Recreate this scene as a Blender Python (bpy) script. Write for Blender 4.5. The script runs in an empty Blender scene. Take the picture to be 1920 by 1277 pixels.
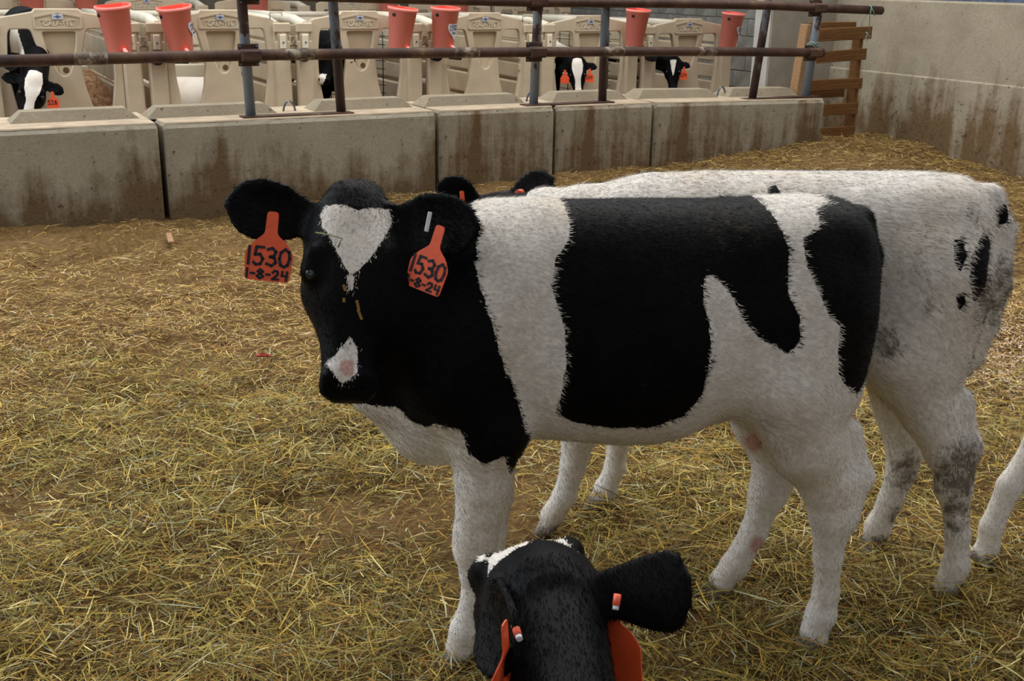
import bpy, math, numpy as np
from mathutils import Matrix, Vector
S = bpy.context.scene
COL = S.collection
rng = np.random.default_rng(7)
# ---------------------------------------------------------------- camera, light, exposure
F, CX, CY, CAMH = 2070., 960., 638.5, 1.42
PITCH, ROLL = math.radians(18.2), math.atan(0.017)
_f = np.array([0, math.cos(PITCH), -math.sin(PITCH)]); _r0 = np.array([1., 0, 0]); _u0 = np.cross(_r0, _f)
_r = _r0*math.cos(ROLL)+_u0*math.sin(ROLL); _u = -_r0*math.sin(ROLL)+_u0*math.cos(ROLL)
CAM = np.array([0, 0, CAMH])
cd = bpy.data.cameras.new('camera'); cam = bpy.data.objects.new('camera', cd); COL.objects.link(cam)
cd.sensor_fit = 'HORIZONTAL'; cd.sensor_width = 36; cd.lens = F/1920*36; cd.clip_start = .05
cam.matrix_world = Matrix(((_r[0], _u[0], -_f[0], 0), (_r[1], _u[1], -_f[1], 0), (_r[2], _u[2], -_f[2], CAMH), (0, 0, 0, 1)))
S.camera = cam
cd.dof.use_dof = True; cd.dof.focus_distance = 3.0; cd.dof.aperture_fstop = 16
S.view_settings.view_transform = 'Standard'; S.view_settings.look = 'None'
S.view_settings.exposure = 0.0; S.view_settings.gamma = 1; S.view_settings.use_curve_mapping = False
W = bpy.data.worlds.new('world'); S.world = W; W.use_nodes = True
bg = W.node_tree.nodes['Background']; bg.inputs[0].default_value = (0.93, 0.95, 0.97, 1); bg.inputs[1].default_value = 0.43
def area(name, loc, target, size, sizey, energy, color):
    l = bpy.data.lights.new(name, 'AREA'); l.shape = 'RECTANGLE'; l.size = size; l.size_y = sizey; l.energy = energy; l.color = color
    o = bpy.data.objects.new(name, l); COL.objects.link(o); o.location = loc
    o.rotation_euler = (Vector(target)-Vector(loc)).to_track_quat('-Z', 'Y').to_euler(); return o
area('roof_light', (1.5, 7.5, 6.5), (1.2, 4.5, 0), 12, 6, 900, (1.0, 0.97, 0.92))
area('side_opening_light', (-6.5, 4.0, 3.2), (0, 3.0, .5), 7, 2.6, 330, (0.86, 0.93, 1.0))
# ---------------------------------------------------------------- helpers
def ray(x, y): return _f + _r*(x-CX)/F - _u*(y-CY)/F
def on_plane(x, y, p0, n):
    d = ray(x, y); n = np.array(n); return CAM + d*(((np.array(p0)-CAM) @ n)/(d @ n))
def at_depth(x, y, z): return CAM + ray(x, y)*z
def on_ground(x, y, z=0): d = ray(x, y); return CAM + d*((z-CAMH)/d[2])
TH = math.radians(28.5)
D = np.array([math.cos(TH), math.sin(TH), 0]); N = np.array([-math.sin(TH), math.cos(TH), 0]); P0 = np.array([-2.031, 6.417, 0])
ROT = TH
def BP(s, off, z=0): return P0 + D*s + N*off + np.array([0, 0, z])       # point in the barrier's own frame
def L(x, y, off):
    p = on_plane(x, y, P0+N*off, N); return float((p-P0) @ D), float(p[2])
BM = Matrix.Translation(P0.tolist()) @ Matrix.Rotation(TH, 4, 'Z')          # barrier frame: x along, y back, z up

def mesh_np(name, v, faces, smooth=False):
    """faces: (n,k) int array"""
    me = bpy.data.meshes.new(name); v = np.asarray(v, np.float32); faces = np.asarray(faces, np.int32)
    me.vertices.add(len(v)); me.vertices.foreach_set('co', v.ravel())
    k = faces.shape[1]; me.loops.add(faces.size); me.loops.foreach_set('vertex_index', faces.ravel())
    me.polygons.add(len(faces)); me.polygons.foreach_set('loop_start', np.arange(0, faces.size, k, dtype=np.int32))
    try: me.polygons.foreach_set('loop_total', np.full(len(faces), k, np.int32))
    except Exception: pass
    me.update(calc_edges=True); me.validate()
    if smooth: me.shade_smooth()
    return me
class MB:
    def __init__(s): s.v = []; s.f = []; s.sm = []
    def add(s, v, f, sm=False):
        b = len(s.v); s.v += [tuple(map(float, p)) for p in v]; s.f += [tuple(i+b for i in q) for q in f]; s.sm += [sm]*len(f); return s
    def box(s, c, size, M=None, bev=0.0):
        hx, hy, hz = [a/2 for a in size]
        if bev <= 0:
            v = [(sx*hx, sy*hy, sz*hz) for sx in (-1, 1) for sy in (-1, 1) for sz in (-1, 1)]
            f = [(0, 1, 3, 2), (4, 6, 7, 5), (0, 4, 5, 1), (2, 3, 7, 6), (0, 2, 6, 4), (1, 5, 7, 3)]
        else:
            v = []; idx = {}
            for sx in (-1, 1):
                for sy in (-1, 1):
                    for sz in (-1, 1):
                        for a in range(3):
                            p = [sx*(hx-bev), sy*(hy-bev), sz*(hz-bev)]; p[a] = (sx*hx, sy*hy, sz*hz)[a]
                            idx[sx, sy, sz, a] = len(v); v.append(tuple(p))
            f = []
            for a in range(3):
                b, c2 = [i for i in range(3) if i != a]
                for sa in (-1, 1):
                    q = []
                    for sb, sc in ((-1, -1), (1, -1), (1, 1), (-1, 1)):
                        k = [0, 0, 0]; k[a] = sa; k[b] = sb; k[c2] = sc; q.append(idx[tuple(k)+(a,)])
                    f.append(tuple(q))
            for a in range(3):      # edges along axis a
                b, c2 = [i for i in range(3) if i != a]
                for sb in (-1, 1):
                    for sc in (-1, 1):
                        k0 = [0]*3; k1 = [0]*3; k0[a] = -1; k1[a] = 1; k0[b] = k1[b] = sb; k0[c2] = k1[c2] = sc
                        f.append((idx[tuple(k0)+(b,)], idx[tuple(k1)+(b,)], idx[tuple(k1)+(c2,)], idx[tuple(k0)+(c2,)]))
            for sx in (-1, 1):
                for sy in (-1, 1):
                    for sz in (-1, 1): f.append(tuple(idx[sx, sy, sz, a] for a in range(3)))
        out = []
        for p in v:
            q = Vector(p)
            if M is not None: q = M @ q
            out.append((q[0]+c[0], q[1]+c[1], q[2]+c[2]))
        return s.add(out, f)
    def tube(s, pts, r, n=12, caps=True):
        P = [np.array(p, float) for p in pts]; m = len(P); rr = r if hasattr(r, '__len__') else [r]*m
        v = []; ref = None
        for i, p in enumerate(P):
            t = (P[min(i+1, m-1)]-P[max(i-1, 0)]); t /= np.linalg.norm(t)
            if ref is None: ref = np.array([0, 0, 1.]) if abs(t[2]) < .9 else np.array([1., 0, 0])
            a = np.cross(t, ref); a /= np.linalg.norm(a); b = np.cross(t, a); ref = -b if False else ref
            for k in range(n): v.append(p+rr[i]*(a*math.cos(2*math.pi*k/n)+b*math.sin(2*math.pi*k/n)))
        f = [(i*n+k, i*n+(k+1) % n, (i+1)*n+(k+1) % n, (i+1)*n+k) for i in range(m-1) for k in range(n)]
        s.add(v, f, True)
        if caps: s.f += [tuple(len(s.v)-len(v)+k for k in range(n))[::-1], tuple(len(s.v)-n+k for k in range(n))]; s.sm += [False]*2
        return s
    def prism(s, poly, y0, y1):      # poly in (x,z), extruded along y
        n = len(poly); v = [(x, y0, z) for x, z in poly]+[(x, y1, z) for x, z in poly]
        f = [tuple(range(n)), tuple(range(2*n-1, n-1, -1))]+[(i, (i+1) % n+0, (i+1) % n+n, i+n)[::-1] for i in range(n)]
        return s.add(v, f)
    def build(s, name, mat, parent=None, mw=None):
        me = bpy.data.meshes.new(name); me.from_pydata(s.v, [], s.f); me.polygons.foreach_set('use_smooth', s.sm); me.update()
        import bmesh
        b = bmesh.new(); b.from_mesh(me); bmesh.ops.recalc_face_normals(b, faces=b.faces); b.to_mesh(me); b.free()
        return link(name, me, mat, parent, mw)
def link(name, me, mat, parent=None, mw=None):
    o = bpy.data.objects.new(name, me); COL.objects.link(o)
    if mat is not None and len(me.materials) == 0: me.materials.append(mat)
    if parent is not None: o.parent = parent
    if mw is not None: o.matrix_local = mw
    return o
def tag(o, label=None, cat=None, group=None, kind=None):
    if label: o['label'] = label
    if cat: o['category'] = cat
    if group: o['group'] = group
    if kind: o['kind'] = kind
    return o
def empty(name, mw, label, cat, group=None):
    o = bpy.data.objects.new(name, None); COL.objects.link(o); o.empty_display_size = .1
    o.matrix_world = mw; return tag(o, label, cat, group)
def curve_plate(name, loops, ext, bev, mat, parent, mw=None):
    """flat plate with holes: loops of (x,z); thickness 2*(ext+bev) centred on y=0"""
    cu = bpy.data.curves.new(name, 'CURVE'); cu.dimensions = '2D'; cu.fill_mode = 'BOTH'; cu.extrude = ext; cu.bevel_depth = bev; cu.bevel_resolution = 1
    for lp in loops:
        sp = cu.splines.new('POLY'); sp.points.add(len(lp)-1)
        for i, (x, z) in enumerate(lp): sp.points[i].co = (x, z, 0, 1)
        sp.use_cyclic_u = True
    t = bpy.data.objects.new('tmp', cu); COL.objects.link(t)
    dg = bpy.context.evaluated_depsgraph_get(); me = bpy.data.meshes.new_from_object(t.evaluated_get(dg))
    bpy.data.objects.remove(t); bpy.data.curves.remove(cu)
    me.transform(Matrix.Rotation(math.pi/2, 4, 'X')); me.name = name; me.materials.clear()
    return link(name, me, mat, parent, mw) if parent is not None or mw is not None or mat is not None else me
def text_mesh(txt, size, ext):
    cu = bpy.data.curves.new('t', 'FONT'); cu.body = txt; cu.size = size; cu.extrude = ext; cu.align_x = 'CENTER'; cu.align_y = 'CENTER'; cu.resolution_u = 2
    t = bpy.data.objects.new('tmp', cu); COL.objects.link(t); dg = bpy.context.evaluated_depsgraph_get()
    me = bpy.data.meshes.new_from_object(t.evaluated_get(dg)); bpy.data.objects.remove(t); bpy.data.curves.remove(cu)
    me.transform(Matrix.Rotation(math.pi/2, 4, 'X')); me.materials.clear(); return me
GL = {'0': [[(.5, 1), (.15, .8), (.05, .45), (.2, .08), (.5, 0), (.8, .12), (.95, .5), (.85, .85), (.5, 1)]], '1': [[(.5, 1), (.5, 0)]],
 '2': [[(.1, .75), (.3, .98), (.7, .95), (.8, .65), (.5, .35), (.1, .03), (.9, .05)]], '3': [[(.1, .9), (.5, 1), (.85, .8), (.7, .57), (.35, .5), (.75, .45), (.9, .2), (.55, 0), (.08, .1)]],
 '4': [[(.2, 1), (.15, .5), (.85, .48)], [(.8, 1), (.75, 0)]], '5': [[(.9, 1), (.25, 1), (.18, .55), (.6, .6), (.88, .35), (.7, .05), (.3, 0), (.08, .12)]],
 '8': [[(.5, .55), (.15, .75), (.45, 1), (.85, .78), (.5, .52), (.1, .25), (.45, 0), (.9, .22), (.5, .55)]], '9': [[(.85, .6), (.4, .5), (.15, .75), (.5, 1), (.85, .75), (.75, 0)]],
 '-': [[(.15, .5), (.85, .5)]]}
def strokes(mb, txt, x0, z0, w, h, gap, th, y):
    x = x0
    for ch in txt:
        ww = w*(.45 if ch == '1' else (.7 if ch == '-' else 1))
        for st in GL[ch]:
            for (a, b), (c, d) in zip(st[:-1], st[1:]):
                p = np.array([x+a*ww, z0+b*h]); q = np.array([x+c*ww, z0+d*h]); t = q-p; l = np.linalg.norm(t)
                if l < 1e-6: continue
                t /= l; n = np.array([-t[1], t[0]])*th/2; p = p-t*th*.35; q = q+t*th*.35
                mb.prism([tuple(p+n), tuple(p-n), tuple(q-n), tuple(q+n)], y-.0012, y)
        x += ww+gap
# ---------------------------------------------------------------- materials
def nmat(name, rough=.7, spec=.3):
    m = bpy.data.materials.new(name); m.use_nodes = True; nt = m.node_tree; b = nt.nodes['Principled BSDF']
    b.inputs['Roughness'].default_value = rough; b.inputs['Specular IOR Level'].default_value = spec
    return m, nt, b
def nd(nt, t, **kw):
    n = nt.nodes.new(t)
    for k, v in kw.items():
        if k in n.inputs: n.inputs[k].default_value = v
        else: setattr(n, k, v)
    return n
def noise(nt, scale, detail=4, rough=.6, vec=None, mapping=None, coord='Object'):
    n = nt.nodes.new('ShaderNodeTexNoise'); n.inputs['Scale'].default_value = scale; n.inputs['Detail'].default_value = detail; n.inputs['Roughness'].default_value = rough
    if vec is None:
        tc = nt.nodes.new('ShaderNodeTexCoord'); vec = tc.outputs[coord]
    if mapping:
        mp = nt.nodes.new('ShaderNodeMapping'); mp.inputs['Scale'].default_value = mapping; nt.links.new(vec, mp.inputs[0]); vec = mp.outputs[0]
    nt.links.new(vec, n.inputs['Vector']); return n.outputs['Fac']
def ramp(nt, fac, stops):
    r = nt.nodes.new('ShaderNodeValToRGB'); e = r.color_ramp.elements
    while len(e) < len(stops): e.new(.5)
    for i, (p, c) in enumerate(stops): e[i].position = p; e[i].color = tuple(c)+(1,) if len(c) == 3 else c
    nt.links.new(fac, r.inputs[0]); return r.outputs[0]
def mix(nt, fac, a, b, mode='MIX'):
    m = nt.nodes.new('ShaderNodeMix'); m.data_type = 'RGBA'; m.blend_type = mode; m.clamp_factor = True
    for s, x in ((m.inputs[0], fac), (m.inputs[6], a), (m.inputs[7], b)):
        if isinstance(x, (int, float)): s.default_value = x
        elif isinstance(x, tuple): s.default_value = x+(1,)
        else: nt.links.new(x, s)
    return m.outputs[2]
def math_(nt, op, a, b=None, c=None, clamp=False):
    m = nt.nodes.new('ShaderNodeMath'); m.operation = op; m.use_clamp = clamp
    for i, x in enumerate((a, b, c)):
        if x is None: continue
        if isinstance(x, (int, float)): m.inputs[i].default_value = x
        else: nt.links.new(x, m.inputs[i])
    return m.outputs[0]
def bump(nt, b, h, strength, dist):
    n = nt.nodes.new('ShaderNodeBump'); n.inputs['Strength'].default_value = strength; n.inputs['Distance'].default_value = dist
    nt.links.new(h, n.inputs['Height']); nt.links.new(n.outputs[0], b.inputs['Normal'])
def sepz(nt, coord='Object'):
    tc = nt.nodes.new('ShaderNodeTexCoord'); s = nt.nodes.new('ShaderNodeSeparateXYZ'); nt.links.new(tc.outputs[coord], s.inputs[0]); return s.outputs
def mr(nt, v, a, b, c=0., d=1.):
    m = nt.nodes.new('ShaderNodeMapRange'); m.clamp = True
    for i, x in enumerate((v, a, b, c, d)):
        if isinstance(x, (int, float)): m.inputs[i].default_value = x
        else: nt.links.new(x, m.inputs[i])
    return m.outputs[0]
def plain(name, col, rough=.6, spec=.3, var=.12, sc=12, bmp=.0, metal=0):
    m, nt, b = nmat(name, rough, spec); f = noise(nt, sc, 5)
    c2 = tuple(max(0, x*(1-var*2)) for x in col); c1 = tuple(min(1, x*(1+var)) for x in col)
    nt.links.new(ramp(nt, f, [(.3, c2), (.7, c1)]), b.inputs['Base Color']); b.inputs['Metallic'].default_value = metal
    if bmp: bump(nt, b, noise(nt, sc*8, 4), bmp, .004)
    return m
def concrete(name, base, dark, stain, amount, z0, z1, streak=(5, 5, .7)):
    m, nt, b = nmat(name, .85, .2)
    f1 = noise(nt, 3.5, 7, .65); col = ramp(nt, f1, [(.3, dark), (.68, base)])
    fine = noise(nt, 60, 4, .7); col = mix(nt, .35, col, ramp(nt, fine, [(.3, tuple(x*.6 for x in base)), (.7, tuple(min(1, x*1.25) for x in base))]))
    xyz = sepz(nt)
    hz = mr(nt, xyz[2], z0, z1, 1, 0)
    st = noise(nt, 1.0, 6, .62, mapping=streak)
    sp = noise(nt, 9, 6, .7)
    k = math_(nt, 'ADD', math_(nt, 'MULTIPLY', hz, amount), st)
    k = math_(nt, 'ADD', k, math_(nt, 'MULTIPLY', math_(nt, 'SUBTRACT', sp, .5), .35))
    msk = mr(nt, k, .66, .86, 0, .85)
    col = mix(nt, msk, col, ramp(nt, fine, [(.3, tuple(x*.55 for x in stain)), (.7, stain)]))
    pit = noise(nt, 30, 4, .6); col = mix(nt, mr(nt, math_(nt, 'ADD', pit, math_(nt, 'MULTIPLY', hz, .06)), .64, .72, 0, .75), col, tuple(x*.35 for x in stain))
    nt.links.new(col, b.inputs['Base Color']); bump(nt, b, math_(nt, 'ADD', f1, math_(nt, 'MULTIPLY', fine, .4)), .5, .012)
    return m
M = {}
M['block'] = concrete('barrier concrete', (.40, .36, .28), (.25, .22, .165), (.14, .078, .026), .44, .03, .62)
M['block_r'] = concrete('soiled barrier concrete', (.36, .32, .245), (.23, .20, .145), (.135, .068, .020), .36, .10, .95, (6, 6, .6))
M['cap'] = plain('dusty concrete top', (.50, .40, .29), .95, .1, .12, 9, .3)
M['wallr'] = concrete('cast wall concrete', (.42, .37, .28), (.27, .235, .165), (.165, .09, .03), .38, .30, .98, (5, 5, .5))
M['pillar'] = plain('pillar concrete', (.30, .27, .215), .9, .2, .1, 6, .3)
M['pillar_lit'] = plain('lit pillar concrete', (.50, .49, .45), .9, .2, .1, 6, .3)
M['cmu'] = plain('grey block masonry', (.30, .30, .28), .9, .2, .2, 5, .4)
M['mortar'] = plain('mortar', (.42, .39, .33), .95, .1, .1, 20)
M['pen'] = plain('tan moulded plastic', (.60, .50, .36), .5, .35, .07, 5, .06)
M['pen_d'] = plain('shaded tan plastic', (.53, .43, .29), .55, .3, .08, 5, .06)  # darker copy of the tan plastic, recess shade put into the colour
M['pen_l'] = plain('pale lit moulded plastic', (.80, .74, .60), .5, .35, .06, 4, .06)  # paler tan; on the top rails it carries the light in the colour
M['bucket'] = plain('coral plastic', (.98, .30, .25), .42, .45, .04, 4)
M['bucket_in'] = plain('coral plastic inside', (.85, .10, .06), .5, .35, .03, 4)  # inside shading of the pails put into a deeper red
M['nipple'] = plain('pink rubber', (.90, .42, .38), .5, .4, .05, 30)
M['sticker'] = plain('white vinyl sticker', (.55, .56, .60), .5, .3, .06, 60)
M['ink'] = plain('black ink', (.012, .012, .02), .55, .3, .05, 80)
M['ink_b'] = plain('blue ink', (.07, .10, .25), .6, .3, .1, 60)
M['tag'] = plain('orange ear tag plastic', (.80, .10, .028), .42, .4, .08, 40)
M['tag_pin'] = plain('bright orange plastic', (.95, .15, .07), .4, .4, .06, 60)
M['white'] = plain('white plastic', (.75, .78, .82), .4, .4, .05, 60)
M['black'] = plain('black rubber', (.010, .010, .012), .6, .3, .1, 40)
M['wire'] = plain('black coated wire', (.012, .012, .010), .5, .4, .1, 40)
M['steel'] = plain('dull steel', (.16, .18, .20), .5, .5, .25, 30, 0, .5)
M['eye'] = plain('wet dark eye', (.006, .008, .014), .05, .9, .05, 10)
M['twine'] = plain('green twine', (.30, .52, .42), .7, .2, .15, 120)
M['curtain'] = plain('blue grey curtain', (.10, .13, .20), .7, .2, .3, 18)
M['bluepanel'] = plain('blue painted panel', (.22, .28, .42), .7, .2, .1, 3)
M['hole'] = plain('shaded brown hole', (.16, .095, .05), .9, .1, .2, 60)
M['stem'] = plain('dry green stem', (.26, .28, .13), .8, .1, .2, 60)
M['fleck'] = plain('ochre chaff', (.30, .17, .05), .8, .1, .2, 60)
M['ridge'] = concrete('dusty ridge concrete', (.33, .28, .20), (.22, .185, .13), (.12, .075, .03), .1, -1, 1)
M['redscrap'] = plain('red plastic scrap', (.35, .02, .015), .45, .4, .1, 60)
m, nt, b = nmat('rusty pipe', .62, .4); f = noise(nt, 6, 6, .7)
c = ramp(nt, f, [(.28, (.020, .012, .010)), (.5, (.060, .028, .018)), (.66, (.105, .055, .030)), (.74, (.20, .16, .08))])
nt.links.new(c, b.inputs['Base Color']); bump(nt, b, noise(nt, 70, 4), .3, .003); b.inputs['Metallic'].default_value = .15; M['rust'] = m
m, nt, b = nmat('worn pipe joint', .6, .4); f = noise(nt, 16, 5, .7)
nt.links.new(ramp(nt, f, [(.38, (.035, .020, .015)), (.5, (.10, .065, .04)), (.58, (.26, .22, .16)), (.7, (.30, .27, .20))]), b.inputs['Base Color']); M['worn'] = m
m, nt, b = nmat('blue grey painted post', .55, .4); f = noise(nt, 5, 6, .7, mapping=(1, 1, .45)); z = sepz(nt)
k = math_(nt, 'ADD', f, mr(nt, z[2], .85, 1.35, -.06, .07))
c = ramp(nt, k, [(.48, (.165, .205, .255)), (.53, (.20, .20, .21)), (.56, (.055, .030, .026)), (.7, (.035, .018, .016))])
nt.links.new(c, b.inputs['Base Color']); M['post_blue'] = m
m, nt, b = nmat('brown weathered post', .55, .4); f = noise(nt, 5, 6, .7, mapping=(1, 1, .45)); z = sepz(nt)
k = math_(nt, 'ADD', f, mr(nt, z[2], .8, 1.3, .10, -.02))
c = ramp(nt, k, [(.44, (.13, .165, .21)), (.49, (.12, .12, .13)), (.53, (.055, .032, .030)), (.7, (.040, .022, .022))])
nt.links.new(c, b.inputs['Base Color']); M['post_brown'] = m
def wood(name, a, b_):
    m, nt, b = nmat(name, .8, .2); f = noise(nt, 6, 6, .65, mapping=(1, 8, 14))
    nt.links.new(ramp(nt, f, [(.3, a), (.7, b_)]), b.inputs['Base Color']); bump(nt, b, f, .3, .003); return m
M['wood'] = wood('weathered slat wood', (.10, .045, .014), (.24, .115, .042))
M['wood_l'] = wood('raw end wood', (.26, .15, .075), (.42, .26, .14))
def calf_mat(name, strand):
    m, nt, b = nmat(name, .55, .07)
    at = nt.nodes.new('ShaderNodeAttribute'); at.attribute_name = 'coat'
    s = nt.nodes.new('ShaderNodeSeparateColor'); nt.links.new(at.outputs['Color'], s.inputs[0])
    pd, dirt, pink = s.outputs[0], s.outputs[1], s.outputs[2]
    v = pd
    if not strand:
        n1 = noise(nt, 70, 3, .6, mapping=(1, 1, .5)); v = math_(nt, 'ADD', pd, math_(nt, 'MULTIPLY', math_(nt, 'SUBTRACT', n1, .5), .012))
    blk = mr(nt, v, -.0012, .0012)
    n2 = noise(nt, 4.5, 5, .6); wh = ramp(nt, n2, [(.3, (.70, .60, .48)), (.5, (.86, .80, .72)), (.75, (.90, .87, .82))])
    n3 = noise(nt, 220, 3, .6, mapping=(.25, 1, .25)); wh = mix(nt, .35, wh, mix(nt, n3, (.50, .43, .36), (.92, .90, .86)))
    n4 = noise(nt, 14, 5, .7); bk = ramp(nt, n4, [(.35, (.0020, .0019, .0023)), (.7, (.0052, .0048, .0056))])
    col = mix(nt, blk, wh, bk)
    nd_ = noise(nt, 32, 5, .7); dm = mr(nt, math_(nt, 'ADD', dirt, math_(nt, 'MULTIPLY', math_(nt, 'SUBTRACT', nd_, .5), .9)), .38, .62)
    col = mix(nt, math_(nt, 'MULTIPLY', dm, .85), col, (.085, .060, .035))
    col = mix(nt, mr(nt, pink, .3, .6, 0, .8), col, (.62, .30, .25))
    nt.links.new(col, b.inputs['Base Color'])
    b.inputs['Sheen Weight'].default_value = .015; b.inputs['Sheen Tint'].default_value = (.6, .75, 1, 1); b.inputs['Sheen Roughness'].default_value = .4
    if strand:
        an = nt.nodes.new('ShaderNodeAttribute'); an.attribute_name = 'nrm'; nt.links.new(an.outputs['Vector'], b.inputs['Normal'])
    else: bump(nt, b, n3, .25, .004)
    return m
M['coat'] = calf_mat('calf coat', False); M['fur'] = calf_mat('calf hair', True)
# ---------------------------------------------------------------- ground
HS = ([-4, -1, 0, 1.7, 2.6, 3.5, 4.3, 5.07, 6.1, 9], [.05, .045, .035, .075, .11, .125, .18, .236, .17, .15])
def vnoise(x, y, sc, seed):
    r = np.random.default_rng(seed).random((64, 64)); x = x*sc; y = y*sc; xi = np.floor(x).astype(int); yi = np.floor(y).astype(int)
    fx = x-xi; fy = y-yi; fx = fx*fx*(3-2*fx); fy = fy*fy*(3-2*fy); g = lambda a, b_: r[a % 64, b_ % 64]
    return (g(xi, yi)*(1-fx)+g(xi+1, yi)*fx)*(1-fy)+(g(xi, yi+1)*(1-fx)+g(xi+1, yi+1)*fx)*fy
def gz(x, y):
    dx = x-P0[0]; dy = y-P0[1]; s = dx*D[0]+dy*D[1]; off = dx*N[0]+dy*N[1]
    h = np.interp(s, *HS)/(1+(np.minimum(off, 0)/.85)**2)
    h = h*(off < 5)
    return h+(vnoise(x, y, 1.7, 1)-.5)*.035+(vnoise(x, y, 6, 2)-.5)*.028+(vnoise(x, y, 14, 41)-.5)*.016-.004-.035*np.clip((vnoise(x, y, 4.3, 77)-.80)/.15, 0, 1)*(y > 2.3)*(np.abs(x-.5) > .75)
m, nt, b = nmat('trodden bedding soil', .95, .1)
f1 = noise(nt, 2.2, 8, .7, coord='Object'); f2 = noise(nt, 45, 5, .7)
c = ramp(nt, f1, [(.30, (.11, .062, .022)), (.5, (.19, .108, .043)), (.72, (.31, .19, .095))])
c = mix(nt, .5, c, ramp(nt, f2, [(.3, (.07, .042, .012)), (.52, (.25, .155, .055)), (.72, (.46, .31, .15))]))
nt.links.new(c, b.inputs['Base Color']); bump(nt, b, math_(nt, 'ADD', f2, f1), .9, .03); M['soil'] = m
m, nt, b = nmat('sandy pen bedding', .95, .1); f = noise(nt, 30, 6, .7)
nt.links.new(ramp(nt, f, [(.3, (.30, .19, .10)), (.7, (.56, .42, .27))]), b.inputs['Base Color']); M['sand'] = m
m, nt, b = nmat('hay', .75, .25); at = nt.nodes.new('ShaderNodeAttribute'); at.attribute_name = 'tint'; nt.links.new(at.outputs['Color'], b.inputs['Base Color'])
tr = b.inputs.get('Transmission Weight'); M['hay'] = m
def grid_mesh(name, x0, x1, y0, y1, step, zf, keep=None):
    xs = np.arange(x0, x1+1e-6, step); ys = np.arange(y0, y1+1e-6, step); X, Y = np.meshgrid(xs, ys, indexing='ij'); Z = zf(X, Y)
    v = np.stack([X, Y, Z], -1).reshape(-1, 3); nx, ny = X.shape; i = np.arange(nx*ny).reshape(nx, ny)
    f = np.stack([i[:-1, :-1], i[1:, :-1], i[1:, 1:], i[:-1, 1:]], -1).reshape(-1, 4); return mesh_np(name, v, f, True)
tag(link('floor', grid_mesh('floor', -6, 6.6, -1.2, 11.5, .03, gz), M['soil']), kind='structure')
pf = MB(); pf.prism([(-5, -.6), (8.5, -.6), (8.5, .02), (-5, .02)], .75, 16)      # bedding floor of the calf pens behind the barrier
tag(pf.build('floor_calf_pens', M['sand'], None, BM), kind='structure')
# ---------------------------------------------------------------- concrete barrier
def block(s0, s1, z0, z1, ridges, mat, label):
    root = empty('concrete_block', BM @ Matrix.Translation((s0, 0, 0)), label, 'concrete block', 'concrete barrier blocks')
    n = 24; b = MB(); L_ = s1-s0; jit = lambda a: (float(rng.random())-.5)*a
    prof = [(0, -.25), (0, -.018), (.02, 0), (.58, 0), (.6, -.018), (.6, -.25)]
    v = []; f = []; sec = [0, .012]+[L_*(i+1)/(n+1) for i in range(n)]+[L_-.012, L_]
    for k, x in enumerate(sec):
        t = x/L_; zt = z0*(1-t)+z1*t; ins = .012 if k in (0, len(sec)-1) else 0
        pr = [(ins, -.05), (ins, zt*.5), (ins+jit(.004), zt-.028-ins), (.018+ins, zt-.004-ins+jit(.006)), (.585-ins, zt-.004-ins), (.6-ins, zt-.025), (.6-ins, -.05)]
        v += [(x, a, c_) for a, c_ in pr]
    m_ = 7
    for i in range(len(sec)-1):
        for j in range(m_-1): f.append((i*m_+j, (i+1)*m_+j, (i+1)*m_+j+1, i*m_+j+1))
    f.append(tuple(range(m_))); f.append(tuple(len(v)-m_+j for j in range(m_))[::-1])
    b.add(v, f); b.build('body', mat, root)
    c = MB(); zt0, zt1 = z0, z1
    c.add([(.01, .016, zt0-.004), (L_-.01, .016, zt1-.004), (L_-.01, .584, zt1-.004), (.01, .584, zt0-.004), (.012, .02, zt0+.004), (L_-.012, .02, zt1+.004), (L_-.012, .58, zt1+.004), (.012, .58, zt0+.004)],
          [(4, 5, 6, 7), (0, 1, 5, 4), (1, 2, 6, 5), (2, 3, 7, 6), (3, 0, 4, 7)]); tag(c.build('dusty_top', M['cap'], root), 'dusty tan top face')
    for a, e, h in ridges:
        a -= s0; e -= s0; r = MB(); za = z0*(1-a/L_)+z1*a/L_; ze = z0*(1-e/L_)+z1*e/L_; q = .07
        r.add([(a, .24, za), (e, .24, ze), (e, .46, ze), (a, .46, za), (a+q, .285, za+h), (e-q, .285, ze+h), (e-q, .41, ze+h), (a+q, .41, za+h)],
              [(4, 5, 6, 7), (0, 1, 5, 4), (1, 2, 6, 5), (2, 3, 7, 6), (3, 0, 4, 7)]); r.build('ridge', M['ridge'], root)
    return root
def sx(x, y, off=.25): return L(x, y, off)[0]
RG = [((12, 236), (268, 224)), ((270, 226), (525, 212)), ((583, 210), (778, 200)), ((790, 200), (988, 194)), ((1030, 192), (1180, 187)), ((1192, 187), (1350, 182)), ((1362, 182), (1500, 176))]
R = [(sx(*a)+.015, sx(*b_)-.015, .064) for a, b_ in RG]
block(-1.88, -.03, .584, .590, [(-1.80, -.95, .064), R[0]], M['block'], 'leftmost concrete barrier block, wide grey face with a dirty base')
block(0.0, 1.722, .586, .589, [R[1], R[2]], M['block'], 'long grey concrete barrier block behind the facing calf head')
block(1.745, 2.612, .588, .586, [R[3]], M['block_r'], 'short concrete barrier block just right of the long grey one')
block(2.632, 3.432, .585, .582, [R[4]], M['block_r'], 'short brown-streaked concrete barrier block near the middle')
block(3.452, 5.075, .581, .552, [R[5], R[6]], M['block_r'], 'brown-streaked concrete barrier block at the right end by the pallet')
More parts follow.
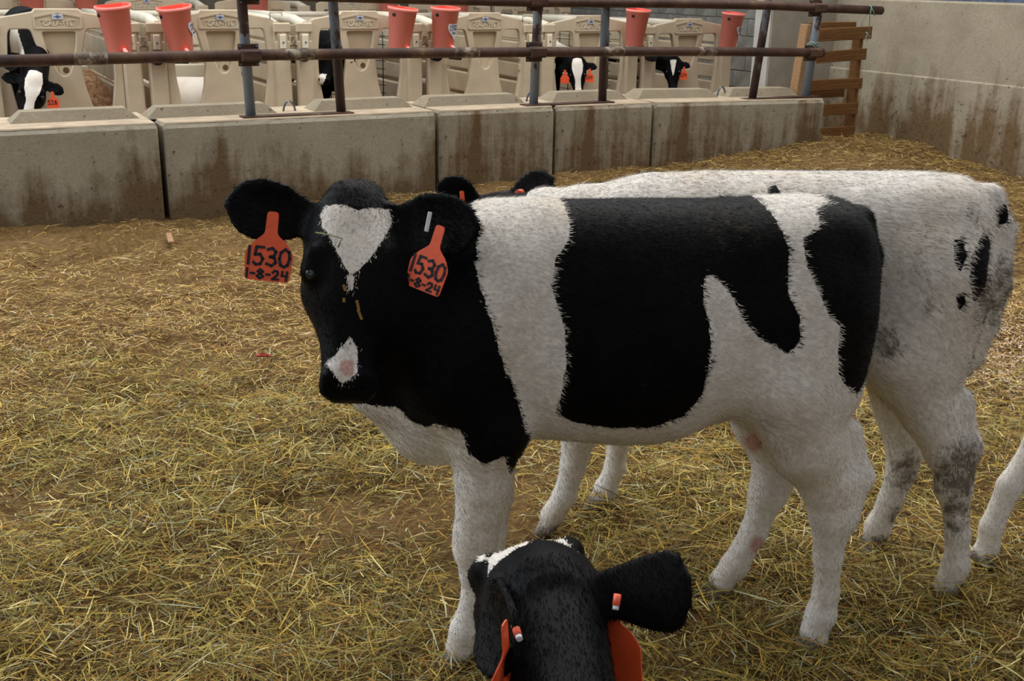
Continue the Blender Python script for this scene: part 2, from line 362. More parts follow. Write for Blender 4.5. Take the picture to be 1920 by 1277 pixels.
for (x, y, nm) in [(545, 205, 'left of the post pair'), (1000, 192, 'behind the blue post near the middle'), (1357, 178, 'at the right end')]:
    s, z = L(x, y, .3); z = .585 if x < 1100 else .57
    b = MB(); b.tube([(s-.04*math.cos(math.pi*k/14), .33, z-.015+.085*math.sin(math.pi*k/14)) for k in range(15)], .007, 8)
    tag(b.build('lifting_loop', M['steel'], None, BM), 'bent steel lifting loop on the barrier top ' + nm, 'steel loop')
# ---------------------------------------------------------------- pipe fence
fence = empty('pipe_fence', BM @ Matrix.Translation((0, .1, 0)), 'rusty pipe rail fence with blue and brown posts on the concrete barrier', 'fence')
FO = .1
def fp(x, y, off=FO): s, z = L(x, y, off); return s, z
for (xt, yt, xb, yb, mt) in [(455, 0, 472, 219, 'post_blue'), (626, 0, 642, 212, 'post_brown'), (1012, 0, 1003, 196, 'post_blue'), (1139, 0, 1132, 191, 'post_brown'), (1444, 0, 1414, 181, 'post_brown'), (1541, 0, 1515, 178, 'post_blue')]:
    a = fp(xb, yb); c = fp(xt, yt); t = 1.5/(c[1]-a[1]) if xt != 1541 else .78/(c[1]-a[1])
    zb = .583 if xb < 1200 else .562
    lean = (c[0]-a[0])/(c[1]-a[1]); H_ = 2.1 if xt != 1541 else 1.36
    p = MB(); p.tube([(a[0], .02, zb), (a[0]+lean*(H_-zb), .02, H_)], .0305, 16)
    p.build('post', M[mt], fence)
low = [fp(x, y, .04) for x, y in [(-420, 127), (0, 115), (240, 109), (467, 104), (760, 100), (1010, 98), (1140, 97), (1340, 97), (1545, 99)]]
b = MB(); b.tube([(s, -.045, z) for s, z in low], .0325, 16); b.build('rail', M['rust'], fence)
up = [fp(x, y, .04) for x, y in [(460, -12), (740, -3), (1010, 4), (1240, 6), (1440, 10), (1540, 15), (1655, 20)]]
up = [(-2.2, up[0][1]+.01)]+up
b = MB(); b.tube([(s, -.045, z) for s, z in up], .0325, 16); b.build('rail', M['rust'], fence)
for x in (170, 562, 875, 1150, 1325):
    s, z = fp(x, 110 if x < 300 else (103 if x < 700 else 98), .04); z = float(np.interp(s, [a for a, _ in low], [c for _, c in low])); b = MB(); b.tube([(s-.09, -.045, z), (s-.07, -.045, z), (s+.07, -.045, z), (s+.09, -.045, z)], [.033, .0337, .0337, .033], 16); tag(b.build('joint_collar', M['worn'], fence), 'pale worn pipe joint')
def clamp(x, y, w=.125, h=.13):
    s, z = fp(x, y, .04); b = MB(); b.box((s, -.05, z), (w, .085, h*.55), None, .012); b.box((s, -.012, z), (w*1.0, .012, h), None, .004)
    o = b.build('clamp', M['rust'], fence)
    for i in (-1, 1):
        for j in (-1, 1): q = MB(); q.tube([(s+i*w*.4, -.016, z+j*h*.4), (s+i*w*.4, -.026, z+j*h*.4)], .007, 6); q.build('bolt', M['steel'], o)
for x, y in [(470, 104), (1008, 98), (1528, 99), (470, -13), (1010, 2), (1537, 15)]: clamp(x, y)
for (xa, ya), (xb, yb) in [((455, 222), (662, 212)), ((985, 198), (1150, 191)), ((1400, 182), (1535, 180))]:
    a, c = fp(xa, ya, .07)[0], fp(xb, yb, .07)[0]; zb = .588 if xa < 600 else (.586 if xa < 1100 else .560)
    b = MB(); b.box(((a+c)/2, .0, zb+.006), (c-a, .10, .012)); b.build('base_plate', M['rust'], fence)
# ---------------------------------------------------------------- right wall, wing wall, block wall
SW = 6.02
def wall(name, prof, y0, y1, mat, extra=None):
    b = MB(); b.prism(prof, y0, y1); o = b.build(name, mat, None, BM); return tag(o, kind='structure')
wall('wall_right', [(SW, -.4), (SW+.30, -.4), (SW+.30, 1.30), (SW+.022, 1.30), (SW+.012, 1.285), (SW+.012, .712), (SW, .70)], -7.5, .97, M['wallr'])
b = MB(); b.prism([(SW+.10, 1.30), (SW+.13, 1.30), (SW+.15, 2.6), (SW+.12, 2.6)], -7.5, .97)
tag(b.build('curtain', M['curtain'], None, BM), 'blue-grey barn curtain above the right concrete wall', 'curtain')
s_a = L(1446, 90, .96)[0]
wall('wall_wing', [(s_a, -.4), (SW+.3, -.4), (SW+.3, 3.0), (s_a, 3.0)], .972, 1.20, M['pillar'])
b = MB(); b.prism([(s_a-.006, -.4), (s_a-.0005, -.4), (s_a-.0005, 3.0), (s_a-.006, 3.0)], .99, 1.19); 
tag(b.build('lit_side_face_1', M['pillar_lit'], None, BM), kind='structure')  # no real trim: thin sheet putting the wing wall's lit side into colour
# masonry side wall: mortar core with individual blocks
SB = 7.6
cw = MB(); cw.prism([(SB+.008, -.4), (SB+.2, -.4), (SB+.2, 3.0), (SB+.008, 3.0)], 1.205, 16)
core = tag(cw.build('wall_side', M['mortar'], None, BM), kind='structure')
cm = MB(); cm.box((0, 0, 0), (.03, .39, .19), None, .006); proto = cm.build('masonry_block', M['cmu'], core, Matrix.Translation((SB, 1.5, .1)))
first = True
for j in range(9):
    for i in range(31):
        y = 1.42+.4*i+(.2 if j % 2 else 0); z = .1+.2*j
        if y > 13.6: continue
        o = proto if first else proto.copy()
        if not first: COL.objects.link(o); o.parent = core
        first = False; o.matrix_local = Matrix.Translation((SB+.004*float(rng.random()), y, z))
b = MB(); b.box((SB-.03, 8.9, 1.3), (.05, .9, 1.6), None, .01); b.box((SB-.06, 8.9, 2.12), (.03, .95, .04))
tag(b.build('door_1', M['bluepanel'], None, BM), kind='structure')
b = MB(); b.prism([(-5, -.1), (8, -.1), (8, 3), (-5, 3)], 14.2, 14.4); tag(b.build('wall_back', M['pillar'], None, BM), kind='structure')
# ---------------------------------------------------------------- pallet + twine
pal = empty('wooden_pallet', BM @ Matrix.Translation((5.5, .3, .15)), 'weathered brown wooden pallet tied upright in the gap beside the right wall', 'pallet')
pm = pal.matrix_world.inverted() @ BM
def PL(x, y, off=.26): s, z = L(x, y, off); return s-5.5, z-.15
for (xa, ya, xb, yb, hpx, off) in [(1532, 66, 1632, 61, 22, .26), (1530, 108, 1622, 101, 20, .26), (1512, 160, 1614, 156, 19, .26), (1522, 207, 1606, 203, 21, .26), (1530, 251, 1600, 247, 22, .26)]:
    a = PL(xa, ya); c = PL(xb, yb); h = hpx*.0045; b = MB(); l = math.hypot(c[0]-a[0], c[1]-a[1]); ang = math.atan2(c[1]-a[1], c[0]-a[0])
    b.box((0, 0, 0), (l, .02, h), None, .003); b.build('slat', M['wood'], pal, Matrix.Translation(((a[0]+c[0])/2, -.05, (a[1]+c[1])/2)) @ Matrix.Rotation(-ang, 4, 'Y'))
def stringer(p, q, w, mat, y=0):
    a = PL(*p); c = PL(*q); l = math.hypot(c[0]-a[0], c[1]-a[1]); ang = math.atan2(c[0]-a[0], c[1]-a[1]); b = MB(); b.box((0, 0, 0), (w, .09, l), None, .004)
    b.build('stringer', M[mat], pal, Matrix.Translation(((a[0]+c[0])/2, y+.006, (a[1]+c[1])/2)) @ Matrix.Rotation(ang, 4, 'Y'))
stringer((1519, 46), (1497, 178), .042, 'wood_l'); stringer((1617, 66), (1597, 262), .04, 'wood'); stringer((1583, 66), (1562, 262), .0395, 'wood', .06) if False else None
for (xa, ya, xb, yb) in [(1535, 56, 1622, 50), (1525, 178, 1600, 172)]:
    a = PL(xa, ya); c = PL(xb, yb); b = MB(); b.box((0, 0, 0), (math.hypot(c[0]-a[0], c[1]-a[1]), .018, .09), None, .003)
    b.build('back_slat', M['wood'], pal, Matrix.Translation(((a[0]+c[0])/2, .065, (a[1]+c[1])/2)))
def twine(label, pts, off):
    b = MB()
    for pl in pts: b.tube([(L(x, y, o)[0], o, L(x, y, o)[1]) for x, y, o in pl], .0035, 6)
    tag(b.build('twine', M['twine'], None, BM), label, 'twine')
twine('green twine hanging from the upper rail end to the pallet top', [[(1634, 14, .005), (1631, 30, .02), (1630, 50, .1), (1628, 66, .17)], [(1634, 14, .005), (1628, 24, .14), (1616, 40, .2), (1616, 52, .2)], [(1628, 62, .17), (1622, 74, .18), (1626, 78, .18), (1631, 68, .17), (1624, 60, .17)], [(1627, 12, .09), (1633, 11, .0), (1638, 22, .0), (1640, 30, .02)]], 0)
twine('pale green twine knotted around the last blue post', [[(1512, 84, .05), (1522, 78, .04), (1533, 80, .04), (1535, 88, .04)], [(1512, 84, .05), (1524, 84, .04), (1532, 92, .03)], [(1522, 78, .04), (1530, 84, .035), (1534, 90, .035)]], 0)
# ---------------------------------------------------------------- calf pens
def rounded(poly, r=.02, n=3):
    out = []; m_ = len(poly)
    for i in range(m_):
        p0, p, p1 = [np.array(poly[(i+k) % m_]) for k in (-1, 0, 1)]; a = p0-p; c = p1-p; la = np.linalg.norm(a); lc = np.linalg.norm(c); q = min(r, la*.45, lc*.45)
        A = p+a/la*q; C_ = p+c/lc*q
        for k in range(n+1): t = k/n; out.append(tuple((1-t)**2*A+2*t*(1-t)*p+t*t*C_))
    return out
outer = [(-.43, -.12), (.43, -.12), (.43, 1.06), (.40, 1.075), (.17, 1.115), (.15, 1.137), (-.15, 1.137), (-.17, 1.115), (-.40, 1.075), (-.43, 1.06)]
opR = [(.190, 1.005), (.345, 1.005), (.365, .97), (.385, .78), (.380, .62), (.335, .33), (.205, .33), (.150, .55), (.128, .74), (.150, .84)]
opL = [(-x, z) for x, z in opR][::-1]
rec = [(-.13, .985), (.13, .985), (.115, .86), (.085, .74), (.05, .655), (-.01, .64), (-.05, .70), (-.10, .82)]
plate = curve_plate('panel_plate', [outer, rounded(opR, .035), rounded(opL, .035), rounded(rec, .03)], .017, .008, None, None)
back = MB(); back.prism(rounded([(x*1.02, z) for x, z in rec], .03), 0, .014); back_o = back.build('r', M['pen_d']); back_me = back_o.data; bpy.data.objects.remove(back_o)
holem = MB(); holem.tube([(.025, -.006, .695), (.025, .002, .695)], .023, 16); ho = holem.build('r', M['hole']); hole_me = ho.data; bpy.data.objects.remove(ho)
ring = MB(); ring.tube([(.025, -.008, .695), (.025, .003, .695)], .05, 18); ho = ring.build('r', M['pen']); ring_me = ho.data; bpy.data.objects.remove(ho)
bd = MB(); P5 = [(-.165, 1.005), (.165, 1.005), (.165, 1.085), (0, 1.117), (-.165, 1.085)]
for i in range(5):
    a, c = np.array(P5[i]), np.array(P5[(i+1) % 5]); t = (c-a)/np.linalg.norm(c-a); n_ = np.array([-t[1], t[0]])*.006
    bd.prism([tuple(a-n_), tuple(c-n_), tuple(c+n_), tuple(a+n_)], -.033, -.02)
Q4 = [(-.125, 1.012), (.125, 1.012), (.125, 1.062), (-.125, 1.062)]
for i in range(4):
    a, c = np.array(Q4[i]), np.array(Q4[(i+1) % 4]); t = (c-a)/np.linalg.norm(c-a); n_ = np.array([-t[1], t[0]])*.003
    bd.prism([tuple(a-n_), tuple(c-n_), tuple(c+n_), tuple(a+n_)], -.031, -.02)
bo = bd.build('r', M['pen']); border_me = bo.data; bpy.data.objects.remove(bo)
word_me = text_mesh('CALF-TEL', .05, .004); word_me.transform(Matrix.Translation((0, -.029, 1.037))); word_me.materials.append(M['pen_l'])
plate.materials.append(M['pen'])
def pen_front(s, off, dz, label, sticker=True, hole=True):
    root = empty('calf_pen_front', BM @ Matrix.Translation((s, off, dz)), label, 'pen panel', 'calf pen fronts')
    link('panel', plate, None, root)
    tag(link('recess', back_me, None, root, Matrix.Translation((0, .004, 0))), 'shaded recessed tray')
    link('border', border_me, None, root); link('lettering', word_me, None, root)
    link('boss', ring_me, None, root, Matrix.Translation((0, .0, 0)))
    if hole: tag(link('hole', hole_me, None, root, Matrix.Translation((0, -.004, 0))), 'dark round hole')
    if sticker:
        k = MB(); w = .03+.01*float(rng.random()); k.prism(rounded([(-w, 1.068), (w, 1.068), (w, 1.106), (-w, 1.106)], .01), -.037, -.028); st = k.build('sticker', M['sticker'], root)
        k = MB(); k.tube([(0, -.0385, 1.087), (0, -.037, 1.087)], .011, 10); k.box((0, -.0378, 1.087), (.05, .001, .006)); k.build('print', M['ink_b'], st)
    return root
b = MB(); b.box((0, 0, 0), (.028, .03, .055), None, .004); ho = b.build('r', M['pen']); hinge_me = ho.data; bpy.data.objects.remove(ho)
b = MB(); b.tube([(0, 0, 0), (0, 1.3, 0)], .004, 5); ho = b.build('r', M['wire']); wire_me = ho.data; bpy.data.objects.remove(ho)
b = MB(); b.tube([(0, 0, .12), (0, 0, .95)], .005, 5); ho = b.build('r', M['wire']); up_me = ho.data; bpy.data.objects.remove(ho)
def divider(s, off, dz, length, label, side, mat='pen'):
    """end post facing the viewer, panel running back"""
    root = empty('pen_divider', BM @ Matrix.Translation((s, off, dz)), label, 'pen divider', 'dividers between the calf pens')
    b = MB(); b.box((0, .02, .46), (.145, .05, 1.16), None, .012); b.box((0, -.012, .40), (.125, .02, 1.00), None, .008)
    b.box((0, -.012, 1.005), (.145, .03, .08), None, .01); b.build('end_post', M['pen'], root)
    b = MB(); b.box((0, -.016, .895), (.085, .02, .135), None, .006); tag(b.build('latch_recess', M['pen_d'], root), 'latch pocket in shaded tan')
    b = MB(); b.box((0.0, -.034, .895), (.052, .02, .115), None, .006); lt = b.build('latch', M['pen_l'], root)
    b = MB(); b.tube([(0, -.05, .89), (0, -.043, .89)], .008, 8); b.build('bolt', M['steel'], lt)
    b = MB(); b.box((-side*.10, .0, .90), (.07, .03, .085), None, .008); b.build('hook', M['pen'], root)
    b = MB()
    for z, h, w in [(.10, .38, .045), (.42, .2, .06), (.62, .14, .04), (.80, .16, .065), (.95, .10, .045)]: b.box((side*.03, length/2+.05, z), (w, length, h), None, .012)
    b.build('panel', M[mat], root)
    b = MB(); b.tube([(side*.03, .05, 1.015), (side*.03, .35, 1.055), (side*.03, length*.6, 1.06), (side*.03, length, 1.045)], .042, 10); tag(b.build('top_rail', M['pen_l'], root), 'rounded top rail, coloured paler as lit')  # lit rail top put into the paler plastic colour
    for k in range(9): link('hinge_block', hinge_me, None, root, Matrix.Translation((side*.087, .03, .16+.1*k)))
    return root
def rear(s, off, dz, label):
    root = empty('pen_rear_panel', BM @ Matrix.Translation((s, off, dz)), label, 'pen panel', 'rear panels of the calf pens')
    b = MB()
    for z, h, t in [(.1, .3, .05), (.33, .15, .035), (.5, .17, .055), (.67, .15, .035), (.84, .17, .055), (.985, .13, .04)]: b.box((0, 0, z), (1.0, t, h), None, .015)
    b.build('panel', M['pen_l'], root); b = MB(); b.tube([(-.52, 0, 1.06), (.52, 0, 1.06)], .03, 10); b.build('top_rail', M['pen_l'], root); return root
OFF1 = 2.6
cents = [(-1.40, 1.137), (-.207, 1.137), (1.007, 1.131), (2.189, 1.124), (3.378, 1.111), (4.493, 1.087), (5.645, 1.056)]
names1 = ['mostly outside the left edge', 'where the tall blazed calf feeds', 'holding the lying white calf', 'behind the tall brown post', 'right of the heart-stickered bucket', 'of the broad white-faced calf', 'at the right end of the row']
ordn = ['leftmost', 'second from the left', 'third from the left', 'fourth from the left', 'fifth from the left', 'sixth from the left', 'last on the right']
for i, (s, zt) in enumerate(cents):
    dz = zt-1.137
    pen_front(s, OFF1, dz, 'tan calf pen front ' + names1[i] + ', near row', True, i not in (4, 5))
    nx = cents[i+1][0] if i+1 < len(cents) else s+1.15
    mid = (s+nx)/2
    for sd in (-1, 1):
        if i+1 == len(cents) and sd == 1: continue
        pos = mid+sd*.095
        divider(pos, OFF1-.03, dz, 2.1, '%s divider of the pair right of the pen %s' % ('left' if sd < 0 else 'right', names1[i]), sd)
    if i > 0 or True: rear(s, OFF1+2.2, dz-.02, 'pale ribbed rear panel closing the pen ' + names1[i])
# black pails rings on the pen fronts
for (x, y, t, lbl) in [(293, 109, 0, 'round black rubber ring right of the second coral bucket'), (568, 103, 0, 'round black rubber ring left of the brown post'), (817, 103, 0, 'round black rubber ring under the stickered coral bucket'), (1221, 105, 0, 'round black rubber ring right of the plain coral bucket'), (18, 118, 0, 'round black rubber ring at the far left pen post')]:
    s, z = L(x, y, OFF1-.1); b = MB(); b.tube([(s, OFF1-.14, z), (s, OFF1-.06, z)], [.054, .05], 18); b.tube([(s, OFF1-.15, z), (s, OFF1-.138, z)], [.03, .034], 14)
    tag(b.build('rubber_ring', M['black'], None, BM), lbl, 'rubber ring')
for (xa, xb, y, lbl) in [(300, 352, 117, 'black pail holder arm hooked on the second pen front'), (842, 862, 110, 'black pail holder arm below the stickered bucket'), (1235, 1262, 100, 'black pail holder arm above the small-blaze calf')]:
    s0, z = L(xa, y, OFF1-.09); s1, _ = L(xb, y, OFF1-.09); b = MB(); b.tube([(s0, OFF1-.09, z+.01), (s1, OFF1-.11, z), (s1+.02, OFF1-.09, z+.04)], .014, 8)
    tag(b.build('holder_arm', M['black'], None, BM), lbl, 'holder')
for (x, y, lbl) in [(517, 24, 'thin wire hook on the pen post left of the brown post'), (989, 31, 'thin wire hook on the pen post left of the middle blue post')]:
    s, z = L(x, y, OFF1-.05); b = MB(); b.tube([(s-.05, OFF1-.05, z-.05), (s-.05, OFF1-.05, z), (s+.05, OFF1-.05, z), (s+.05, OFF1-.05, z-.02)], .004, 6)
    tag(b.build('wire_hook', M['wire'], None, BM), lbl, 'hook')
def wire_panel(s, off, label):
    root = empty('wire_grid', BM @ Matrix.Translation((s, off, 0)), label, 'wire grid')
    for k in range(12): link('wire', wire_me, None, root, Matrix.Translation((0, 0, .14+.07*k)))
    for k in range(10): link('upright', up_me, None, root, Matrix.Translation((0, .13*k+.03, 0)))
    return root
for i, (x, lbl) in enumerate([(715, 'black wire grid panel inside the third pen beside the coral bucket'), (1135, 'black wire grid panel inside the fifth pen by the middle brown post')]):
    s, z = L(x, 120, OFF1+.25); w_ = wire_panel(s, OFF1+.2, lbl); w_.matrix_world = BM @ Matrix.Translation((s, OFF1+.16, 0)) @ Matrix.Rotation(.30, 4, 'Z')
# second row
OFF2 = 6.6
for i in range(7):
    s = -1.2+1.2*i-.0; 
    pen_front(s, OFF2, .02, 'tan calf pen front in the far row, ' + ordn[i], True, False)
    if s+.6 < 7.2:
        divider(s+.6, OFF2-.03, .02, 2.1, 'tan pen divider in the far row, right of the front ' + ordn[i], 1)
# shavings mound in the first pen
mm, nt, b = nmat('wood shavings', .9, .15); f = noise(nt, 28, 6, .75); nt.links.new(ramp(nt, f, [(.32, (.20, .09, .04)), (.5, (.50, .28, .15)), (.7, (.80, .56, .38))]), b.inputs['Base Color']); bump(nt, b, f, 1, .03); M['shav'] = mm
sc_, zc = L(172, 200, OFF1+.45)
def moundz(X, Y): return .62*np.exp(-((X/.30)**2+((Y-.1)/.42)**2))+.03*vnoise(X+5, Y+5, 22, 5)-.02
me = grid_mesh('shavings_mound', -.38, .38, -.4, .8, .02, moundz)
tag(link('shavings_mound', me, M['shav'], None, BM @ Matrix.Translation((sc_+.02, OFF1+.62, .02))), 'mound of orange-brown wood shavings heaped in the first pen', 'wood shavings', None, 'stuff')
# ---------------------------------------------------------------- buckets
def bucket_mesh(inner=False):
    H_ = .345; b = MB(); n = 28
    def sec(z, r, ry):
        out = []
        for k in range(n):
            a = 2*math.pi*k/n; x = r*math.cos(a); y = -ry*math.sin(a)
            y = min(y, ry*.55); out.append((x, y, z))
        return out
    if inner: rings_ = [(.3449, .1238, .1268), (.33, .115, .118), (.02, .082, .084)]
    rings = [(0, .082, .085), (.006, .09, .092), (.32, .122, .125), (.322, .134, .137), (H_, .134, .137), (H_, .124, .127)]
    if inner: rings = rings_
    v = []
    for z, r, ry in rings: v += sec(z, r, ry)
    f = [(i*n+k, i*n+(k+1) % n, (i+1)*n+(k+1) % n, (i+1)*n+k) for i in range(len(rings)-1) for k in range(n)]
    b.add(v, f, True); b.f += [tuple(len(b.v)-n+k for k in range(n))] if inner else [tuple(range(n))]; b.sm += [False]
    return b
bp = bucket_mesh().build('t', M['bucket']); bucket_me = bp.data; bpy.data.objects.remove(bp)
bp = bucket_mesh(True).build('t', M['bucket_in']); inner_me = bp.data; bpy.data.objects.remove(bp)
q = MB(); q.tube([(0, -.07, .03), (0, -.105, .028), (0, -.13, .012), (0, -.165, -.012)], [.016, .015, .016, .011], 10); t_ = q.build('t', M['nipple']); nip_me = t_.data; bpy.data.objects.remove(t_)
q = MB(); q.tube([(0, -.07, .032), (0, -.099, .03)], .028, 14); t_ = q.build('t', M['bucket_in']); sock_me = t_.data; bpy.data.objects.remove(t_)
q = MB(); q.tube([(-.105, -.015, .285), (-.124, -.018, .285)], .015, 10); t_ = q.build('t', M['black']); slot_me = t_.data; bpy.data.objects.remove(t_)
def heart(w):
    o = []
    for k in range(28):
        t = 2*math.pi*k/28; o.append((w*16*math.sin(t)**3/16, w*(13*math.cos(t)-5*math.cos(2*t)-2*math.cos(3*t)-math.cos(4*t))/14))
    return o
def bucket(x, ybot, off, rotz, tilt, label, sticker=None, nip=True, sc=1.0, group='coral buckets hung on the calf pens'):
    s, z = L(x, ybot, off)
    mw = BM @ Matrix.Translation((s, off, z)) @ Matrix.Rotation(tilt, 4, 'Y') @ Matrix.Rotation(.10, 4, 'X') @ Matrix.Rotation(rotz, 4, 'Z') @ Matrix.Scale(sc, 4)
    root = empty('bucket', mw, label, 'bucket', group); link('pail', bucket_me, None, root); tag(link('inner_wall', inner_me, None, root), 'inside wall, shade in its deeper red')
    if nip: so = link('nipple_socket', sock_me, None, root); tag(link('nipple', nip_me, None, root), 'pale pink rubber nipple')
    link('mounting_slot', slot_me, None, root)
    if sticker is not None:
        a = sticker; m_ = Matrix.Rotation(a, 4, 'Z') @ Matrix.Translation((0, -.1165, .17)) @ Matrix.Rotation(-.105, 4, 'X')
        k = MB(); hp = heart(.058); k.prism([(px, pz*1.25) for px, pz in hp], -.003, .0)
        for i_, p in enumerate(k.v):   # wrap round the pail wall
            rr = .112; th = p[0]/rr; k.v[i_] = (math.sin(th)*rr, p[1]+rr*(1-math.cos(th)), p[2])
        st = k.build('sticker', M['sticker'], root, m_)
        for tx, zz, ss in [('CALVES', .030, .026), ('LOVE', .003, .036), ('MILK', -.028, .024)]:
            tm = text_mesh(tx, ss, .0006)
            for vt in tm.vertices: th = vt.co.x/.112; vt.co = (math.sin(th)*.112, vt.co.y+.112*(1-math.cos(th))-.0045, vt.co.z+zz)
            tm.materials.append(M['ink']); link('print', tm, None, st)
    return root
B_OFF = OFF1-.17
bucket(226, 97, B_OFF, .15, -.10, 'plain coral bucket, leftmost of the near row, above the shavings mound')
bucket(341, 97, B_OFF, .15, -.13, 'coral bucket with a sliver of grey sticker, second from the left', .95)
bucket(747, 92, B_OFF, .45, .09, 'plain coral bucket leaning right, left of the heart-stickered one')
bucket(830, 90, B_OFF, .45, .02, 'coral bucket with a large heart sticker facing front', -.05)
bucket(1187, 85, B_OFF, .55, .02, 'plain coral bucket just right of the middle brown post', None, False, .97)
bucket(1362, 88, B_OFF, .55, .05, 'coral bucket with a heart sticker at the right end of the pens', .0, False, .97)
for x, nm in [(62, 'behind the black back of the tall calf'), (163, 'left of the first near bucket'), (484, 'behind the first blue post clamp'), (729, 'above the leaning near bucket'), (861, 'above and right of the heart-stickered bucket')]:
    s, _ = L(x, 5, OFF2-.17); root = bucket(x, 20, OFF2-.17, .4, 0, 'far-row coral bucket, rim seen ' + nm, None, False, 1.0)
    s_, z_ = L(x, 20, OFF2-.17); root.matrix_world = BM @ Matrix.Translation((s_, OFF2-.17, .87)) @ Matrix.Rotation(.4, 4, 'Z')
# ---------------------------------------------------------------- calves : implicit surface modelling
def seg_dist(P, a, b, ra, rb):
    ab = b-a; t = np.clip(((P-a) @ ab)/max(ab @ ab, 1e-9), 0, 1); return np.sqrt(((P-a-t[..., None]*ab)**2).sum(-1))-(ra+(rb-ra)*t)
class Field:
    def __init__(s, lo, hi, h):
        s.lo = np.array(lo, np.float32); s.h = h; s.n = np.ceil((np.array(hi)-lo)/h).astype(int)+1; s.v = np.full(s.n, 9., np.float32)
    def sub(s, lo, hi, m):
        a = np.clip(np.floor((np.array(lo)-m-s.lo)/s.h).astype(int), 0, s.n-1); b = np.clip(np.ceil((np.array(hi)+m-s.lo)/s.h).astype(int)+1, 1, s.n)
        sl = tuple(slice(int(i), int(j)) for i, j in zip(a, b))
        ax = [s.lo[k]+s.h*np.arange(a[k], b[k], dtype=np.float32) for k in range(3)]
        return sl, np.stack(np.meshgrid(*ax, indexing='ij'), -1)
    def smin(s, sl, d, k):
        a = s.v[sl]; h = np.clip(.5+.5*(a-d)/k, 0, 1); s.v[sl] = a*(1-h)+d*h-k*h*(1-h)
    def cut(s, sl, d, k):
        a = s.v[sl]; d = -d; h = np.clip(.5-.5*(a-d)/k, 0, 1); s.v[sl] = a*(1-h)+d*h+k*h*(1-h)
    def chain(s, pts, k=.03, ky=1.0, inner=.015):
        """pts (x,y,z,r)"""
        lo = np.min([np.array(p[:3])-p[3] for p in pts], 0); hi = np.max([np.array(p[:3])+p[3] for p in pts], 0)
        sl, P = s.sub(lo, hi, k+.02); d = None
        for p, q in zip(pts[:-1], pts[1:]):
            e = seg_dist(P, np.array(p[:3], np.float32), np.array(q[:3], np.float32), p[3], q[3])
            d = e if d is None else (lambda hh: d*(1-hh)+e*hh-inner*hh*(1-hh))(np.clip(.5+.5*(d-e)/inner, 0, 1))
        s.smin(sl, d, k)
    def loft(s, T, st, k=.03, ex=2.2, mode='x'):
        """T: 4x4 world(local grid)->loft space (t,side,n); st rows (t, ntop, nbot, hw)"""
        st = np.array(st, np.float32); Ti = np.linalg.inv(T)
        c = [(t, sy, z) for t, zt, zb, w in st for sy in (-w, w) for z in (zt, zb)]; c = np.array([(Ti @ np.array([*p, 1]))[:3] for p in c])
        sl, P = s.sub(c.min(0), c.max(0), k+.02); Q = P @ T[:3, :3].T.astype(np.float32)+T[:3, 3].astype(np.float32)
        t, y, z = Q[..., 0], Q[..., 1], Q[..., 2]
        def ci(col):   # smooth interpolation
            x = st[:, 0]; f_ = st[:, col]; m_ = np.gradient(f_, x); i = np.clip(np.searchsorted(x, t)-1, 0, len(x)-2); hh = x[i+1]-x[i]; u = np.clip((t-x[i])/hh, 0, 1)
            return (2*u**3-3*u**2+1)*f_[i]+(u**3-2*u**2+u)*hh*m_[i]+(-2*u**3+3*u**2)*f_[i+1]+(u**3-u**2)*hh*m_[i+1]
        zt, zb, w = ci(1), ci(2), np.maximum(ci(3), .01); hz = np.maximum((zt-zb)/2, .01); zc = (zt+zb)/2
        q = (np.abs(y/w)**ex+np.abs((z-zc)/hz)**ex)**(1/ex); d = (q-1)*np.minimum(w, hz)
        d = np.maximum(d, np.maximum(t-st[-1, 0], st[0, 0]-t)); s.smin(sl, d, k)
    def ear(s, base, u, n, Ln, Wd, k=.02, cup=6., thick=.0055, prof=(.42, .62, .92, 1.0, .86, .58, .12)):
        u = np.array(u, float); u /= np.linalg.norm(u); n = np.array(n, float); n -= (n @ u)*u; n /= np.linalg.norm(n); v = np.cross(n, u); base = np.array(base, float)
        c = np.array([base+u*a+v*b_ for a in (-.03, Ln) for b_ in (-Wd, Wd)]); sl, P = s.sub(c.min(0), c.max(0), .05); Q = P-base.astype(np.float32)
        a, b_, w = Q @ u.astype(np.float32), Q @ v.astype(np.float32), Q @ n.astype(np.float32)
        x = np.clip(a/Ln, 0, 1); hv = Wd*.5*np.interp(x, [0, .15, .35, .6, .8, .92, 1], prof).astype(np.float32)
        w0 = cup*b_*b_*(1-.45*x)-.01*x; db = np.maximum(np.abs(b_)-hv, 0); da = np.maximum(np.maximum(a-Ln, -.03-a), 0); dw = np.maximum(np.abs(w-w0)-thick*.3, 0)
        s.smin(sl, np.sqrt(db**2+da**2+dw**2)-thick, k)
    def mesh(s):
        v = s.v; n = np.array(v.shape); ins = v < 0; cn = n-1; cnt = np.zeros(cn, np.uint8); acc = np.zeros((*cn, 3), np.float32)
        for ax in range(3):
            o = [a for a in range(3) if a != ax]
            for i in (0, 1):
                for j in (0, 1):
                    a0 = [None]*3; a1 = [None]*3; a0[ax] = slice(0, n[ax]-1); a1[ax] = slice(1, n[ax])
                    for q_, w in ((o[0], i), (o[1], j)): a0[q_] = a1[q_] = slice(w, n[q_]-1+w)
                    A = v[tuple(a0)]; B_ = v[tuple(a1)]; mk = ins[tuple(a0)] != ins[tuple(a1)]
                    idx = np.nonzero(mk); t = A[idx]/(A[idx]-B_[idx]); off = np.zeros((len(t), 3), np.float32); off[:, ax] = t; off[:, o[0]] = i; off[:, o[1]] = j
                    acc[idx] += off; cnt[idx] += 1
        idx = np.nonzero(cnt); vid = np.full(cn, -1, np.int32); vid[idx] = np.arange(len(idx[0]))
        V = (acc[idx]/cnt[idx][:, None]+np.stack(idx, -1))*s.h+s.lo; Fs = []
